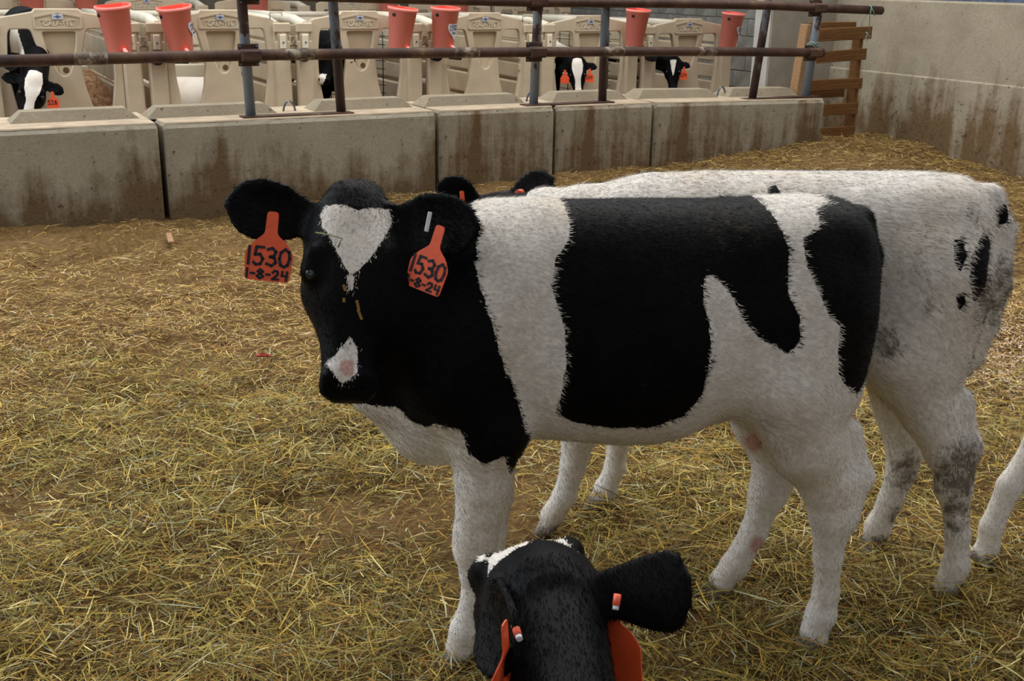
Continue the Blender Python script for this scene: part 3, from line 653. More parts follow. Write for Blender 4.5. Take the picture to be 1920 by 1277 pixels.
        for ax in range(3):
            o = [(ax+1) % 3, (ax+2) % 3]; a0 = [slice(1, n[k]-1) for k in range(3)]; a1 = list(a0); a0[ax] = slice(0, n[ax]-1); a1[ax] = slice(1, n[ax])
            A = ins[tuple(a0)]; B_ = ins[tuple(a1)]
            for flip, mk in ((False, A & ~B_), (True, ~A & B_)):
                I = list(np.nonzero(mk))
                for k in range(3):
                    if k != ax: I[k] = I[k]+1
                def cell(d0, d1): J = list(I); J[o[0]] = J[o[0]]+d0; J[o[1]] = J[o[1]]+d1; return vid[tuple(J)]
                q = np.stack([cell(-1, -1), cell(0, -1), cell(0, 0), cell(-1, 0)], -1); Fs.append(q[:, ::-1] if flip else q)
        Fc = np.concatenate(Fs); return V, Fc[(Fc >= 0).all(1)]
def poly_sd(p, poly):
    """signed distance, positive inside"""
    poly = np.asarray(poly, float); a = poly; b_ = np.roll(poly, -1, 0); best = np.full(len(p), 1e9); inside = np.zeros(len(p), bool)
    for u, w in zip(a, b_):
        e = w-u; t = np.clip(((p-u) @ e)/max(e @ e, 1e-12), 0, 1); best = np.minimum(best, ((p-u-t[:, None]*e)**2).sum(1))
        c = ((u[1] > p[:, 1]) != (w[1] > p[:, 1])) & (p[:, 0] < (w[0]-u[0])*(p[:, 1]-u[1])/(w[1]-u[1]+1e-12)+u[0]); inside ^= c
    return np.where(inside, 1, -1)*np.sqrt(best)
def smooth_mesh(V, Fc, it):
    e = np.concatenate([Fc[:, [0, 1]], Fc[:, [1, 2]], Fc[:, [2, 3]], Fc[:, [3, 0]]]); 
    for _ in range(it):
        for lam in (.5, -.52):
            acc = np.zeros_like(V); c = np.zeros(len(V), np.float32)
            for k in range(3):
                acc[:, k] = np.bincount(e[:, 0], V[e[:, 1], k], len(V))+np.bincount(e[:, 1], V[e[:, 0], k], len(V))
            c = np.bincount(e[:, 0], minlength=len(V))+np.bincount(e[:, 1], minlength=len(V)); V = V+lam*(acc/c[:, None]-V)
    return V.astype(np.float32)
class Frame:
    def __init__(s, o, h):
        s.o = np.array([o[0], o[1], 0.]); s.h = np.array([h[0], h[1], 0.]); s.h /= np.linalg.norm(s.h); s.l = np.array([-s.h[1], s.h[0], 0])
        s.R = np.stack([s.h, s.l, [0, 0, 1]]); s.M = Matrix(((s.h[0], s.l[0], 0, s.o[0]), (s.h[1], s.l[1], 0, s.o[1]), (0, 0, 1, 0), (0, 0, 0, 1)))
    def loc(s, w): return s.R @ (np.array(w)-s.o)
    def dir(s, w): return s.R @ np.array(w, float)
    def side(s, x, y, Y): p = on_plane(x, y, s.o+s.l*Y, s.l)-s.o; return (float(p @ s.h), float(p[2]))
HEADST = [(-.055, -.025, -.105, .045), (-.02, .0, -.135, .066), (.03, .014, -.155, .086), (.08, .024, -.172, .090), (.13, .024, -.182, .094), (.17, .018, -.178, .091), (.21, .008, -.162, .080), (.25, .000, -.142, .067), (.29, -.005, -.122, .058), (.325, -.007, -.112, .055), (.355, -.010, -.105, .056), (.378, -.020, -.094, .050), (.392, -.036, -.082, .034)]
TRUNK = [(-.495, .87, .80, .04), (-.475, .93, .66, .085), (-.43, .985, .58, .14), (-.36, 1.0, .53, .18), (-.25, 1.0, .53, .185), (-.15, .995, .515, .19), (-.05, .995, .478, .205), (.05, .995, .475, .205), (.15, .995, .485, .195), (.25, 1.0, .49, .175), (.35, .985, .46, .165), (.43, .93, .44, .15), (.50, .84, .46, .12), (.555, .74, .54, .07), (.58, .66, .60, .03)]
def hoof(F_, x, y, z, fx=1.0):
    for sd in (-1, 1): F_.chain([(x-.008*fx, y+sd*.012, z+.035, .022), (x+.014*fx, y+sd*.015, z+.012, .019)], .008)
class Calf:
    def __init__(s, name_label, frame, h, head, ears, legs, trunk=TRUNK, neck=None, extra=(), scale=1.0, bounds=None, tail=None, hooves=None):
        s.fr = frame; s.h = h
        A = np.array(head['A'], float); A /= np.linalg.norm(A); Nn = np.array(head['N'], float); Nn -= (Nn @ A)*A; Nn /= np.linalg.norm(Nn); Sd = np.cross(Nn, A); po = np.array(head['poll'], float); hs = head.get('s', 1.0)
        s.T = np.eye(4); s.T[:3, :3] = np.stack([A, Sd, Nn])/hs; s.T[:3, 3] = -(s.T[:3, :3] @ po); s.Ti = np.linalg.inv(s.T)
        lo, hi = bounds; Fd = Field(lo, hi, h); s.F = Fd
        I = np.eye(4)
        if trunk is not None: Fd.loft(I, [(a*scale, b_*scale, c_*scale, d_*scale) for a, b_, c_, d_ in trunk], .03, 2.15)
        for lg in legs: Fd.chain(lg, .035)
        for e in extra: Fd.chain(e, .04)
        if neck: Fd.chain(neck, .05)
        for hf in (hooves or []): hoof(Fd, *hf)
        Fd.loft(s.T, HEADST, .03, 2.3)
        hp = lambda t, sd, n: tuple((s.Ti @ np.array([t, sd, n, 1]))[:3])
        s.hp = hp
        for sd in (-1, 1):
            Fd.chain([(*hp(.115, sd*.070, -.002), .024*hs), (*hp(.145, sd*.076, -.012), .024*hs)], .02)     # brow
            Fd.chain([(*hp(.17, sd*.060, -.085), .035*hs), (*hp(.13, sd*.055, -.13), .045*hs)], .03)          # cheek
            Fd.chain([(*hp(.35, sd*.030, -.018), .022*hs), (*hp(.368, sd*.034, -.034), .020*hs)], .015)        # nostril wing
            lo_, hi_ = np.array(hp(.372, sd*.036, -.018))-.03, np.array(hp(.372, sd*.036, -.018))+.03
            sl, P = Fd.sub(lo_, hi_, 0); Fd.cut(sl, seg_dist(P, np.array(hp(.366, sd*.038, -.002), np.float32), np.array(hp(.378, sd*.028, -.022), np.float32), .009, .006), .006)
        Fd.chain([(*hp(-.005, 0, -.03), .03*hs), (*hp(.03, 0, -.02), .04*hs)], .03)
        for e in ears: Fd.ear(*e)
        if tail: Fd.chain(tail, .02)
        V, Fc = Fd.mesh(); V = smooth_mesh(V.astype(np.float32), Fc, 3); s.V, s.Fc = V, Fc
        s.H = V @ s.T[:3, :3].T.astype(np.float32)+s.T[:3, 3].astype(np.float32)   # head coords (t, side, n)
        s.coat = np.zeros((len(V), 4), np.float32); s.coat[:, 3] = 1; s.label = name_label
    def is_head(s, lim=-.04): t, sd, n = s.H.T; return (t > lim) & (t < .45) & (np.abs(sd) < .105) & (n > -.14) & (n < .1)
    def finish(s, cat='calf', group=None, fur=0, furlen=.0105, tags=()):
        s.root = empty('calf', s.fr.M, s.label, cat, group or ('calves loose in the bedded pen' if s.h < .012 else 'calves in the row of pens'))
        me = mesh_np('body', s.V, s.Fc, True); at = me.attributes.new('coat', 'FLOAT_COLOR', 'POINT'); at.data.foreach_set('color', s.coat.ravel())
        s.body = link('body', me, M['coat'], s.root)
        nv = np.zeros(len(s.V)*3, np.float32); me.vertices.foreach_get('normal', nv); s.nv = nv.reshape(-1, 3)
        for sd in (-1, 1):
            e = MB(); c = np.array(s.hp(.150, sd*.0755, -.004)); r = .0165*np.linalg.norm(s.Ti[:3, 0]); v = []; f = []
            for i in range(13):
                for k in range(22): ph = math.pi*i/12; th = 2*math.pi*k/22; v.append(c+r*np.array([math.sin(ph)*math.cos(th), math.sin(ph)*math.sin(th), math.cos(ph)]))
            f = [(i*22+k, i*22+(k+1) % 22, (i+1)*22+(k+1) % 22, (i+1)*22+k) for i in range(12) for k in range(22)]
            e.add(v, f, True); tag(e.build('eye', M['eye'], s.root), 'glossy dark eye')
        if fur: s.fur(fur, furlen)
        return s.root
    def fur(s, n, ln):
        V, Fc = s.V, s.Fc; a, b_, c, d = [V[Fc[:, i]] for i in range(4)]; ar = np.linalg.norm(np.cross(c-a, d-b_), axis=1)
        ctr = (a+b_+c+d)/4; w = ar*(ctr[:, 2] > .02); idx = rng.choice(len(Fc), n, p=w/w.sum()); r = rng.random((n, 2)).astype(np.float32); u, v_ = r[:, :1], r[:, 1:]
        def lerp(arr): q = arr[Fc[idx]]; return (q[:, 0]*(1-u)+q[:, 1]*u)*(1-v_)+(q[:, 3]*(1-u)+q[:, 2]*u)*v_
        P = lerp(V); Nn = lerp(s.nv); Nn /= np.linalg.norm(Nn, axis=1)[:, None]+1e-9; C_ = lerp(s.coat); Hh = lerp(s.H)
        leg = np.clip((.55-P[:, 2])/.15, 0, 1)[:, None]; flow = np.array([-.9, 0, -.35])*(1-leg)+np.array([-.1, 0, -1.])*leg
        hd = ((Hh[:, 0] > -.02) & (Hh[:, 0] < .42) & (np.abs(Hh[:, 1]) < .12) & (Hh[:, 2] > -.2))[:, None]
        A = s.Ti[:3, 0]/np.linalg.norm(s.Ti[:3, 0]); Sd = s.Ti[:3, 1]/np.linalg.norm(s.Ti[:3, 1])
        dirh = A[None]*(.9 if True else 1)+Sd[None]*np.clip(Hh[:, 1:2]*9, -1, 1); flow = np.where(hd, dirh, flow)
        cl = vnoise(P[:, 0]*1.0+3+P[:, 1], P[:, 2]+P[:, 1]*.5, 18, 11)-.5; flow = flow+rng.normal(0, .22, (n, 3))+np.stack([cl*0, cl*.8, cl*.9], 1)
        t = flow-(flow*Nn).sum(1)[:, None]*Nn; t /= np.linalg.norm(t, axis=1)[:, None]+1e-9
        l = ln*(.6+.8*rng.random((n, 1)))*np.where(hd, .62, 1)*(1-.35*leg); wdt = np.cross(Nn, t)*.00075
        lift = .16+.30*rng.random((n, 1)); mid = P+(t*.55+Nn*lift*.6)*l; tip = P+(t+Nn*lift)*l
        root = P-Nn*.001; vv = np.stack([root-wdt, root+wdt, mid+wdt*.7, mid-wdt*.7, tip], 1).reshape(-1, 3)
        k = np.arange(n)*5; f = np.concatenate([np.stack([k, k+1, k+2], 1), np.stack([k, k+2, k+3], 1), np.stack([k+3, k+2, k+4], 1)])
        me = mesh_np('coat_hair', vv, f); cc = C_.copy(); cc[:, 0] += rng.normal(0, .0035, n)+.006*(vnoise(P[:, 0]+P[:, 1], P[:, 2], 60, 12)-.5); cc[:, 1] += rng.normal(0, .12, n)
        at = me.attributes.new('coat', 'FLOAT_COLOR', 'POINT'); at.data.foreach_set('color', np.repeat(cc, 5, 0).astype(np.float32).ravel())
        nn = Nn+rng.normal(0, .10, (n, 3)); nn /= np.linalg.norm(nn, axis=1)[:, None]; nn = nn @ s.fr.R     # to world
        at = me.attributes.new('nrm', 'FLOAT_VECTOR', 'POINT'); at.data.foreach_set('vector', np.repeat(nn, 5, 0).astype(np.float32).ravel())
        o = link('coat_hair', me, M['fur'], s.root); o['kind'] = 'stuff'; return o
TAGP = [(-.0105, .062), (.0105, .062), (.0115, .020), (.032, .004), (.045, -.016), (.041, -.068), (-.041, -.068), (-.045, -.016), (-.030, .004), (-.0115, .020)]
def ear_tag(calf, top, normal, roll, txt1, txt2, sc=1.0, bend=0):
    """top in world; normal = facing direction (world); tag hangs down"""
    n = np.array(normal, float); n /= np.linalg.norm(n); up = np.array([0, 0, 1.]); x = np.cross(up, n); x /= np.linalg.norm(x); z = np.cross(n, x)
    R_ = Matrix(((x[0], -n[0], z[0], 0), (x[1], -n[1], z[1], 0), (x[2], -n[2], z[2], 0), (0, 0, 0, 1)))
    mw = Matrix.Translation(tuple(top)) @ R_ @ Matrix.Rotation(roll, 4, 'Y') @ Matrix.Scale(sc, 4) @ Matrix.Translation((0, 0, -.055))
    ml = calf.fr.M.inverted() @ mw
    b = MB(); b.prism(rounded(TAGP, .006, 2), -.001, .001)
    if bend:
        b2 = MB(); 
        b.v = [(p[0], p[1]+bend*p[0]**2, p[2]) for p in b.v]
    o = b.build('ear_tag', M['tag'], calf.root, ml)
    if txt1:
        k = MB(); strokes(k, txt1, -.0415, -.039, .0212, .033, .0028, .0052, -.0012)
        if txt2: strokes(k, txt2, -.0405, -.064, .0142, .0165, .0022, .0042, -.0012)
        k.build('writing', M['ink'], o)
    return o
fwd = lambda *a: a
# ---- main calf
FM = Frame((.27, 2.22), (-.993, -.117))
poll = FM.loc(at_depth(664, 376, 2.11)); muz = FM.loc(at_depth(652, 722, 2.03))
A = muz-poll; A /= np.linalg.norm(A); Nn = FM.dir(CAM-at_depth(655, 500, 2.1)+np.array([-.10, 0, .05])); hs = 1.0
earL_b = FM.loc(at_depth(590, 412, 2.16)); earL_t = FM.loc(at_depth(413, 378, 2.17)); earR_b = FM.loc(at_depth(748, 412, 2.13)); earR_t = FM.loc(at_depth(924, 436, 1.99))
cdir = FM.dir(-_f+np.array([0, 0, .1]))
mainc = Calf('black and white calf with heart-shaped blaze and two numbered orange tags, facing the camera', FM, .0065,
  dict(poll=poll, A=A, N=Nn, s=.97),
  [(earL_b, earL_t-earL_b, cdir+FM.dir((.2, 0, -.25)), .180, .112, .02, 5.0), (earR_b, earR_t-earR_b, cdir+FM.dir((-.2, 0, -.25)), .190, .112, .02, 5.0)],
  [[(-.32, .075, .80, .125), (-.29, .10, .64, .112), (-.345, .115, .49, .078), (-.395, .12, .41, .058), (-.415, .12, .335, .047), (-.418, .12, .225, .0285), (-.423, .12, .14, .0265), (-.418, .12, .085, .031), (-.405, .12, .04, .030)],
   [(-.475, .12, .418, .020), (-.43, .12, .33, .036)], [(-.445, .10, .52, .022), (-.472, .12, .42, .018)],
   [(-.33, -.07, .80, .13), (-.28, -.10, .62, .11), (-.34, -.12, .45, .075), (-.372, -.12, .355, .055), (-.358, -.12, .26, .040), (-.335, -.12, .165, .030), (-.295, -.12, .075, .031), (-.265, -.12, .035, .029)],
   [(-.43, -.12, .37, .02), (-.37, -.12, .28, .032)],
   [(.37, .085, .70, .10), (.335, .105, .54, .074), (.340, .105, .43, .056), (.354, .105, .31, .045), (.357, .105, .275, .042), (.357, .105, .22, .029), (.356, .105, .16, .0255), (.374, .105, .08, .031), (.388, .105, .035, .030)],
   [(.33, -.07, .68, .09), (.30, -.10, .50, .062), (.295, -.10, .30, .042), (.295, -.10, .21, .029), (.30, -.10, .10, .029), (.315, -.10, .035, .03)]],
  neck=[(.34, 0, .78, .185), (.46, .01, .80, .16), (.545, .05, .83, .135), tuple((poll+A*.09-Nn/np.linalg.norm(Nn)*.12))+(.10,)],
  extra=[[(.30, .07, .86, .10), (.40, .10, .66, .10), (.33, .11, .56, .075)], [(-.375, .06, .91, .06), (-.20, .08, .89, .065)], [(-.385, .06, .75, .09), (-.375, .09, .62, .08)], [(.50, 0, .62, .09), (.44, 0, .53, .08)], [(.56, .04, .72, .085), (.54, .03, .62, .07)]],
  bounds=((-.56, -.26, -.02), (.88, .42, 1.10)),
  tail=[(-.455, 0, .95, .03), (-.482, .01, .88, .022), (-.486, .02, .76, .018), (-.472, .03, .66, .017), (-.452, .03, .57, .020), (-.452, .03, .50, .022), (-.455, .03, .44, .008)],
  hooves=[(-.403, .12, -.01), (-.262, -.12, -.01), (.392, .105, -.012), (.32, -.10, -.01)])
def main_coat(c, fr):
    P = c.V; xz = P[:, [0, 2]]; Y = .17
    def pp(px): return [fr.side(x, y, Y) for x, y in px]
    p1 = pp([(920, 300), (905, 380), (884, 470), (900, 540), (925, 610), (942, 680), (968, 740), (978, 780), (986, 815), (1000, 832), (985, 872), (960, 900), (944, 850), (905, 866), (880, 850), (862, 800), (818, 795), (800, 812), (770, 805), (745, 782), (720, 785), (600, 790), (300, 785), (300, 250)])
    p2 = pp([(1068, 300), (1075, 372), (1080, 430), (1075, 458), (1045, 490), (1035, 540), (1055, 610), (1060, 680), (1050, 740), (1043, 780), (1075, 797), (1150, 808), (1220, 805), (1280, 780), (1310, 740), (1326, 660), (1322, 600), (1312, 560), (1320, 515), (1340, 520), (1365, 545), (1385, 590), (1420, 630), (1468, 655), (1490, 630), (1492, 590), (1475, 550), (1480, 500), (1488, 470), (1475, 420), (1462, 385), (1450, 300)])
    p3 = pp([(1575, 300), (1590, 372), (1608, 402), (1565, 410), (1558, 432), (1516, 456), (1514, 500), (1530, 550), (1545, 590), (1566, 602), (1560, 650), (1565, 695), (1578, 716), (1610, 745), (1700, 690), (1800, 600), (1800, 300)])
    sd = np.maximum.reduce([poly_sd(xz, p) for p in (p1, p2, p3)])
    # far foreleg black patch at the elbow, brisket front stays white below
    # head
    hm = c.is_head(-.035) & (c.H[:, 2] > -.10)
    o = on_plane(0, 0, (0, 0, 0), (0, 0, 1)); pw = fr.o+fr.R.T @ (np.array(c.hp(.15, 0, .03))); nw = fr.R.T @ (c.Ti[:3, 2])
    def hpq(px):
        out = []
        for x, y in px:
            w = on_plane(x, y, pw, nw); l = fr.loc(w); h = c.T @ np.array([*l, 1]); out.append((h[0], h[1]))
        return out
    bl = hpq([(598, 390), (608, 374), (640, 380), (668, 392), (700, 384), (728, 378), (736, 398), (722, 440), (700, 478), (672, 508), (656, 514), (640, 488), (622, 450), (604, 420)])
    ns = hpq([(657, 622), (668, 640), (670, 692), (654, 706), (640, 712), (624, 696), (608, 672), (630, 652)])
    pk = hpq([(636, 668), (663, 664), (664, 694), (645, 700), (634, 684)])
    t2 = c.H[:, :2]; w = np.maximum(poly_sd(t2, bl), poly_sd(t2, ns)); sdh = np.where(c.H[:, 2] > -.075, -w, .03)
    w2 = poly_sd(t2, hpq([(650, 516), (664, 514), (662, 545), (655, 545)])); sdh = np.minimum(sdh, -w2)
    c.coat[:, 0] = np.where(hm, sdh, sd)
    ears = (c.H[:, 0] < .12) & (np.abs(c.H[:, 1]) > .10) & (P[:, 2] > .85) & (P[:, 0] > .36); c.coat[ears, 0] = .05
    c.coat[:, 2] = np.where(hm, np.clip(poly_sd(t2, pk)*60+.4, 0, 1), 0)
    c.coat[:, 1] = np.clip((.055-P[:, 2])/.05, 0, .7)+np.where((P[:, 0] < -.455) & (P[:, 2] > .38) & (P[:, 2] < .82) & (np.abs(P[:, 1]-.02) < .035), .35, 0)
    bel = (P[:, 2] < .52) & (P[:, 0] > -.12) & (P[:, 0] < .24) & (np.abs(P[:, 1]) < .17); c.coat[bel, 1] += .08
    fl = fr.side(1350, 415, .05); c.coat[:, 1] += np.where(((P[:, 0]-fl[0]) ** 2/.004+(P[:, 2]-.955)**2/.0012) < 1, .33, 0)
    for x, y, r in [(1412, 1010, .016), (1400, 810, .018)]:
        q = fr.side(x, y, -.12); dd = np.hypot(P[:, 0]-q[0], (P[:, 2]-q[1])*.7); c.coat[:, 2] = np.maximum(c.coat[:, 2], np.clip(1-dd/r/2, 0, 1)*(P[:, 1] < 0))
main_coat(mainc, FM); mainc.finish(fur=150000)
ear_tag(mainc, at_depth(512, 404, 2.10), -_f+np.array([.05, 0, 0]), .10, '1530', '1-8-24', 1.02)
ear_tag(mainc, at_depth(825, 430, 2.035), -_f+np.array([-.55, 0, 0]), .17, '1530', '1-8-24', .97)
b = MB(); b.box((0, 0, 0), (.008, .003, .038), None, .001); w_ = at_depth(803, 416, 2.045)
tag(b.build('metal_clip', M['white'], mainc.root, FM.M.inverted() @ Matrix.Translation(tuple(w_)) @ Matrix.Rotation(.2, 4, 'Y')), 'small white metal ear clip')
b = MB(); q = [at_depth(x, y, z) for x, y, z in [(592, 436, 2.075), (618, 440, 2.055), (641, 447, 2.05), (634, 464, 2.05)]]; b.tube([FM.loc(p) for p in q], .0016, 5); tag(b.build('hay_stem', M['stem'], mainc.root), 'bent green hay stem stuck on the forehead')
for x, y, l, a in [(671, 572, .018, .2), (675, 590, .020, .35), (645, 563, .008, 0), (646, 540, .012, .3)]:
    w = at_depth(x, y, 2.005); b = MB(); b.box((0, 0, 0), (.005, .002, l), None, .0008)
    tag(b.build('hay_fleck', M['fleck'], mainc.root, FM.M.inverted() @ Matrix.Translation(tuple(w)) @ Matrix.Rotation(-a, 4, 'Y')), 'ochre hay fleck on the muzzle bridge')
# ---- white calf behind
FB = Frame((.60, 2.61), (-.95, .31))
pollb = FB.loc(at_depth(930, 372, 2.92)); Ab = FB.dir((-.12, .80, -.58)); Nb = FB.dir((-.1, .58, .80))
eb1 = FB.loc(at_depth(893, 385, 2.93)); et1 = FB.loc(at_depth(848, 360, 2.88)); eb2 = FB.loc(at_depth(965, 366, 2.95)); et2 = FB.loc(at_depth(1024, 336, 3.0))
TB = [(-.525, .88, .80, .04), (-.50, .955, .64, .085), (-.455, 1.0, .58, .14), (-.38, 1.015, .54, .17), (-.25, 1.01, .53, .185), (-.1, 1.0, .50, .20), (.05, .99, .48, .20), (.2, .978, .49, .19), (.33, .945, .47, .165), (.43, .88, .46, .145), (.5, .80, .5, .11), (.55, .74, .57, .06)]
backc = Calf('white calf with a black head, standing side-on behind the facing calf', FB, .0075, dict(poll=pollb, A=Ab, N=Nb, s=.95),
  [(eb1, et1-eb1, FB.dir((.1, -1, .3)), .125, .085, .02, 5.), (eb2, et2-eb2, FB.dir((.1, -1, .5)), .135, .07, .02, 5.)],
  [[(-.38, .075, .80, .135), (-.34, .10, .63, .115), (-.42, .10, .485, .066), (-.47, .10, .39, .048), (-.500, .10, .30, .034), (-.523, .10, .18, .0265), (-.530, .10, .10, .030), (-.517, .10, .04, .030)],
   [(-.525, .10, .405, .018), (-.495, .10, .30, .032)], [(-.49, .09, .52, .022), (-.52, .10, .41, .018)],
   [(-.35, -.07, .80, .13), (-.32, -.10, .60, .10), (-.36, -.10, .42, .062), (-.392, -.10, .30, .046), (-.390, -.10, .24, .036), (-.373, -.10, .15, .029), (-.352, -.10, .07, .031), (-.345, -.10, .035, .029)],
   [(.34, .085, .70, .10), (.36, .10, .52, .072), (.40, .10, .36, .050), (.412, .10, .30, .045), (.424, .10, .21, .032), (.443, .10, .12, .029), (.478, .10, .05, .031)],
   [(.33, -.08, .68, .10), (.335, -.10, .50, .062), (.345, -.10, .30, .042), (.350, -.10, .21, .031), (.355, -.10, .13, .027), (.378, -.10, .055, .031), (.395, -.10, .03, .029)]],
  trunk=TB, neck=[(.32, 0, .79, .165), (.44, -.01, .81, .118), (.55, -.03, .825, .082), tuple(pollb-Nb*.075)+(.068,)],
  extra=[[(-.41, .06, .93, .055), (-.22, .08, .90, .065)], [(-.42, .06, .76, .09), (-.415, .09, .62, .08)], [(.30, .07, .84, .09), (.38, .09, .64, .09)]],
  bounds=((-.60, -.62, -.03), (1.05, .26, 1.08)),
  tail=[(-.49, 0, .97, .03), (-.525, .01, .90, .026), (-.535, .02, .78, .024), (-.522, .03, .68, .022), (-.50, .03, .60, .022), (-.49, .03, .55, .008)],
  hooves=[(-.513, .10, -.012), (-.343, -.10, -.012), (.492, .10, -.012), (.405, -.10, -.012)])
P = backc.V; xz = P[:, [0, 2]]; pp = lambda px, Y=.16: [FB.side(x, y, Y) for x, y in px]
sp = [pp([(1788, 450), (1806, 446), (1813, 478), (1800, 505), (1790, 492)]), pp([(1822, 478), (1852, 440), (1862, 468), (1848, 540), (1826, 565), (1815, 520)]), pp([(1790, 545), (1808, 540), (1810, 565), (1795, 576)]), pp([(1878, 408), (1900, 405), (1900, 440), (1876, 445)])]
top = pp([(1446, 340), (1462, 336), (1475, 350), (1512, 362), (1490, 376), (1455, 368)], .0), pp([(1356, 350), (1388, 356), (1384, 376), (1360, 372)], .0)
sd = np.maximum.reduce([poly_sd(xz, p) for p in sp+list(top)])
sdh = np.where(backc.H[:, 0] > -.5, .03, -.03); nk = P[:, 0]-(.60)   # black from the nape forwards
backc.coat[:, 0] = np.maximum(sd, np.clip(nk, -.05, .05))
earz = backc.H[:, 1]; backc.coat[:, 0] = np.where((P[:, 0] > .535) & (P[:, 1] < -.12), .05, backc.coat[:, 0])
backc.coat[:, 1] = np.clip((.06-P[:, 2])/.05, 0, .6)
for x, y, r, a, Y in [(1800, 870, .07, .62, .1), (1790, 955, .05, .55, .1), (1760, 900, .03, .5, .1), (1705, 875, .055, .55, -.1), (1685, 960, .035, .5, -.1), (1650, 1015, .035, .55, -.1), (1665, 620, .035, .55, .12), (1745, 560, .025, .5, .15), (1795, 1105, .035, .5, .1), (1868, 540, .07, .6, .02), (1735, 480, .05, .35, .15), (1830, 400, .05, .35, .08)]:
    q = FB.side(x, y, Y); dd = np.hypot(P[:, 0]-q[0], (P[:, 2]-q[1])*.75); backc.coat[:, 1] = np.maximum(backc.coat[:, 1], a*np.clip(1.5-dd/r, 0, 1)*((P[:, 1] > 0) if Y > 0 else (P[:, 1] < 0)))
backc.finish(fur=100000, furlen=.015)
ear_tag(backc, at_depth(866, 362, 2.86), (.9, -.6, .2), .1, None, None, .8)
b = MB(); b.tube([FB.loc(at_depth(970, 361, 2.90)), FB.loc(at_depth(978, 360, 2.93))], .008, 8); tag(b.build('tag_pin', M['tag_pin'], backc.root), 'bright orange tag pin')
# ---- foreground calf (its body reaches back under the camera)
FG = Frame((.07, .15), (0.0, 1.0))
pg = FG.loc(at_depth(1012, 1046, 1.66)); Ag = FG.dir((-.14, .85, -.50)); Ng = FG.dir((-.22, .46, .86))
gb1 = FG.loc(at_depth(925, 1120, 1.62)); gb2 = FG.loc(at_depth(1098, 1112, 1.64)); gt1 = FG.loc(at_depth(962, 1272, 1.38)); gt2 = FG.loc(at_depth(1272, 1106, 1.57))
foreg = Calf('black calf head seen from behind at the bottom edge, orange pins in both ears', FG, .0065, dict(poll=pg, A=Ag, N=Ng, s=.98),
  [(gb1, gt1-gb1, FG.dir((-.93, -.15, .32)), .19, .11, .02, 8.), (gb2, gt2-gb2, FG.dir((.1, -.85, .6)), .158, .108, .02, -4., .0055, (.40, .48, .66, .90, 1.0, .88, .35))],
  [[(.50, sd_*.09, .60, .09), (.50, sd_*.10, .40, .055), (.51, sd_*.10, .28, .042), (.51, sd_*.10, .2, .028), (.52, sd_*.10, .04, .03)] for sd_ in (-1, 1)]+
  [[(-.16, sd_*.08, .70, .13), (-.12, sd_*.10, .55, .1), (-.20, sd_*.11, .36, .05), (-.21, sd_*.11, .2, .028), (-.19, sd_*.11, .04, .03)] for sd_ in (-1, 1)],
  trunk=[(a+.17, b_*.90, c_*.90, d_) for a, b_, c_, d_ in TRUNK], neck=[(.55, 0, .64, .15), (.72, -.01, .56, .115), (.85, -.015, .50, .078), (1.05, -.01, .485, .074), tuple(pg-Ng*.075+Ag*.03)+(.085,)],
  bounds=((-.60, -.34, -.02), (1.85, .34, .98)))
t, sdv, nn = foreg.H.T
blz = poly_sd(foreg.H[:, :2], [(.015, .012), (.03, .045), (.075, .075), (.11, .055), (.16, .02), (.2, 0), (.16, -.03), (.11, -.06), (.06, -.08), (.03, -.05), (.045, 0)])
bl2 = poly_sd(foreg.H[:, :2], [(.10, .082), (.095, .068), (.13, .070), (.14, .082)])
foreg.coat[:, 0] = np.where((nn > -.05) & (t > -.03) & (t < .3) & (foreg.V[:, 0] > .9), -np.maximum(blz, bl2), .04)
foreg.finish(fur=90000, furlen=.010)
tg = ear_tag(foreg, at_depth(1146, 1122, 1.63), (-.72, -.66, .3), -.46, None, None, 1.0); tg = ear_tag(foreg, at_depth(947, 1175, 1.42), (.955, -.30, .1), .05, None, None, 1.0, 8)
for p0_, p1_ in [((1158, 1114, 1.575), (1155, 1136, 1.57)), ((965, 1172, 1.455), (972, 1192, 1.44))]:
    a, c = FG.loc(at_depth(*p0_)), FG.loc(at_depth(*p1_)); b = MB(); b.tube([a, c], .0055, 8); o = tag(b.build('tag_pin', M['tag_pin'], foreg.root), 'bright orange tag pin')
    b = MB(); b.tube([c, c+(c-a)*.35], .0045, 8); tag(b.build('pin_tip', M['white'], o), 'white pin tip')
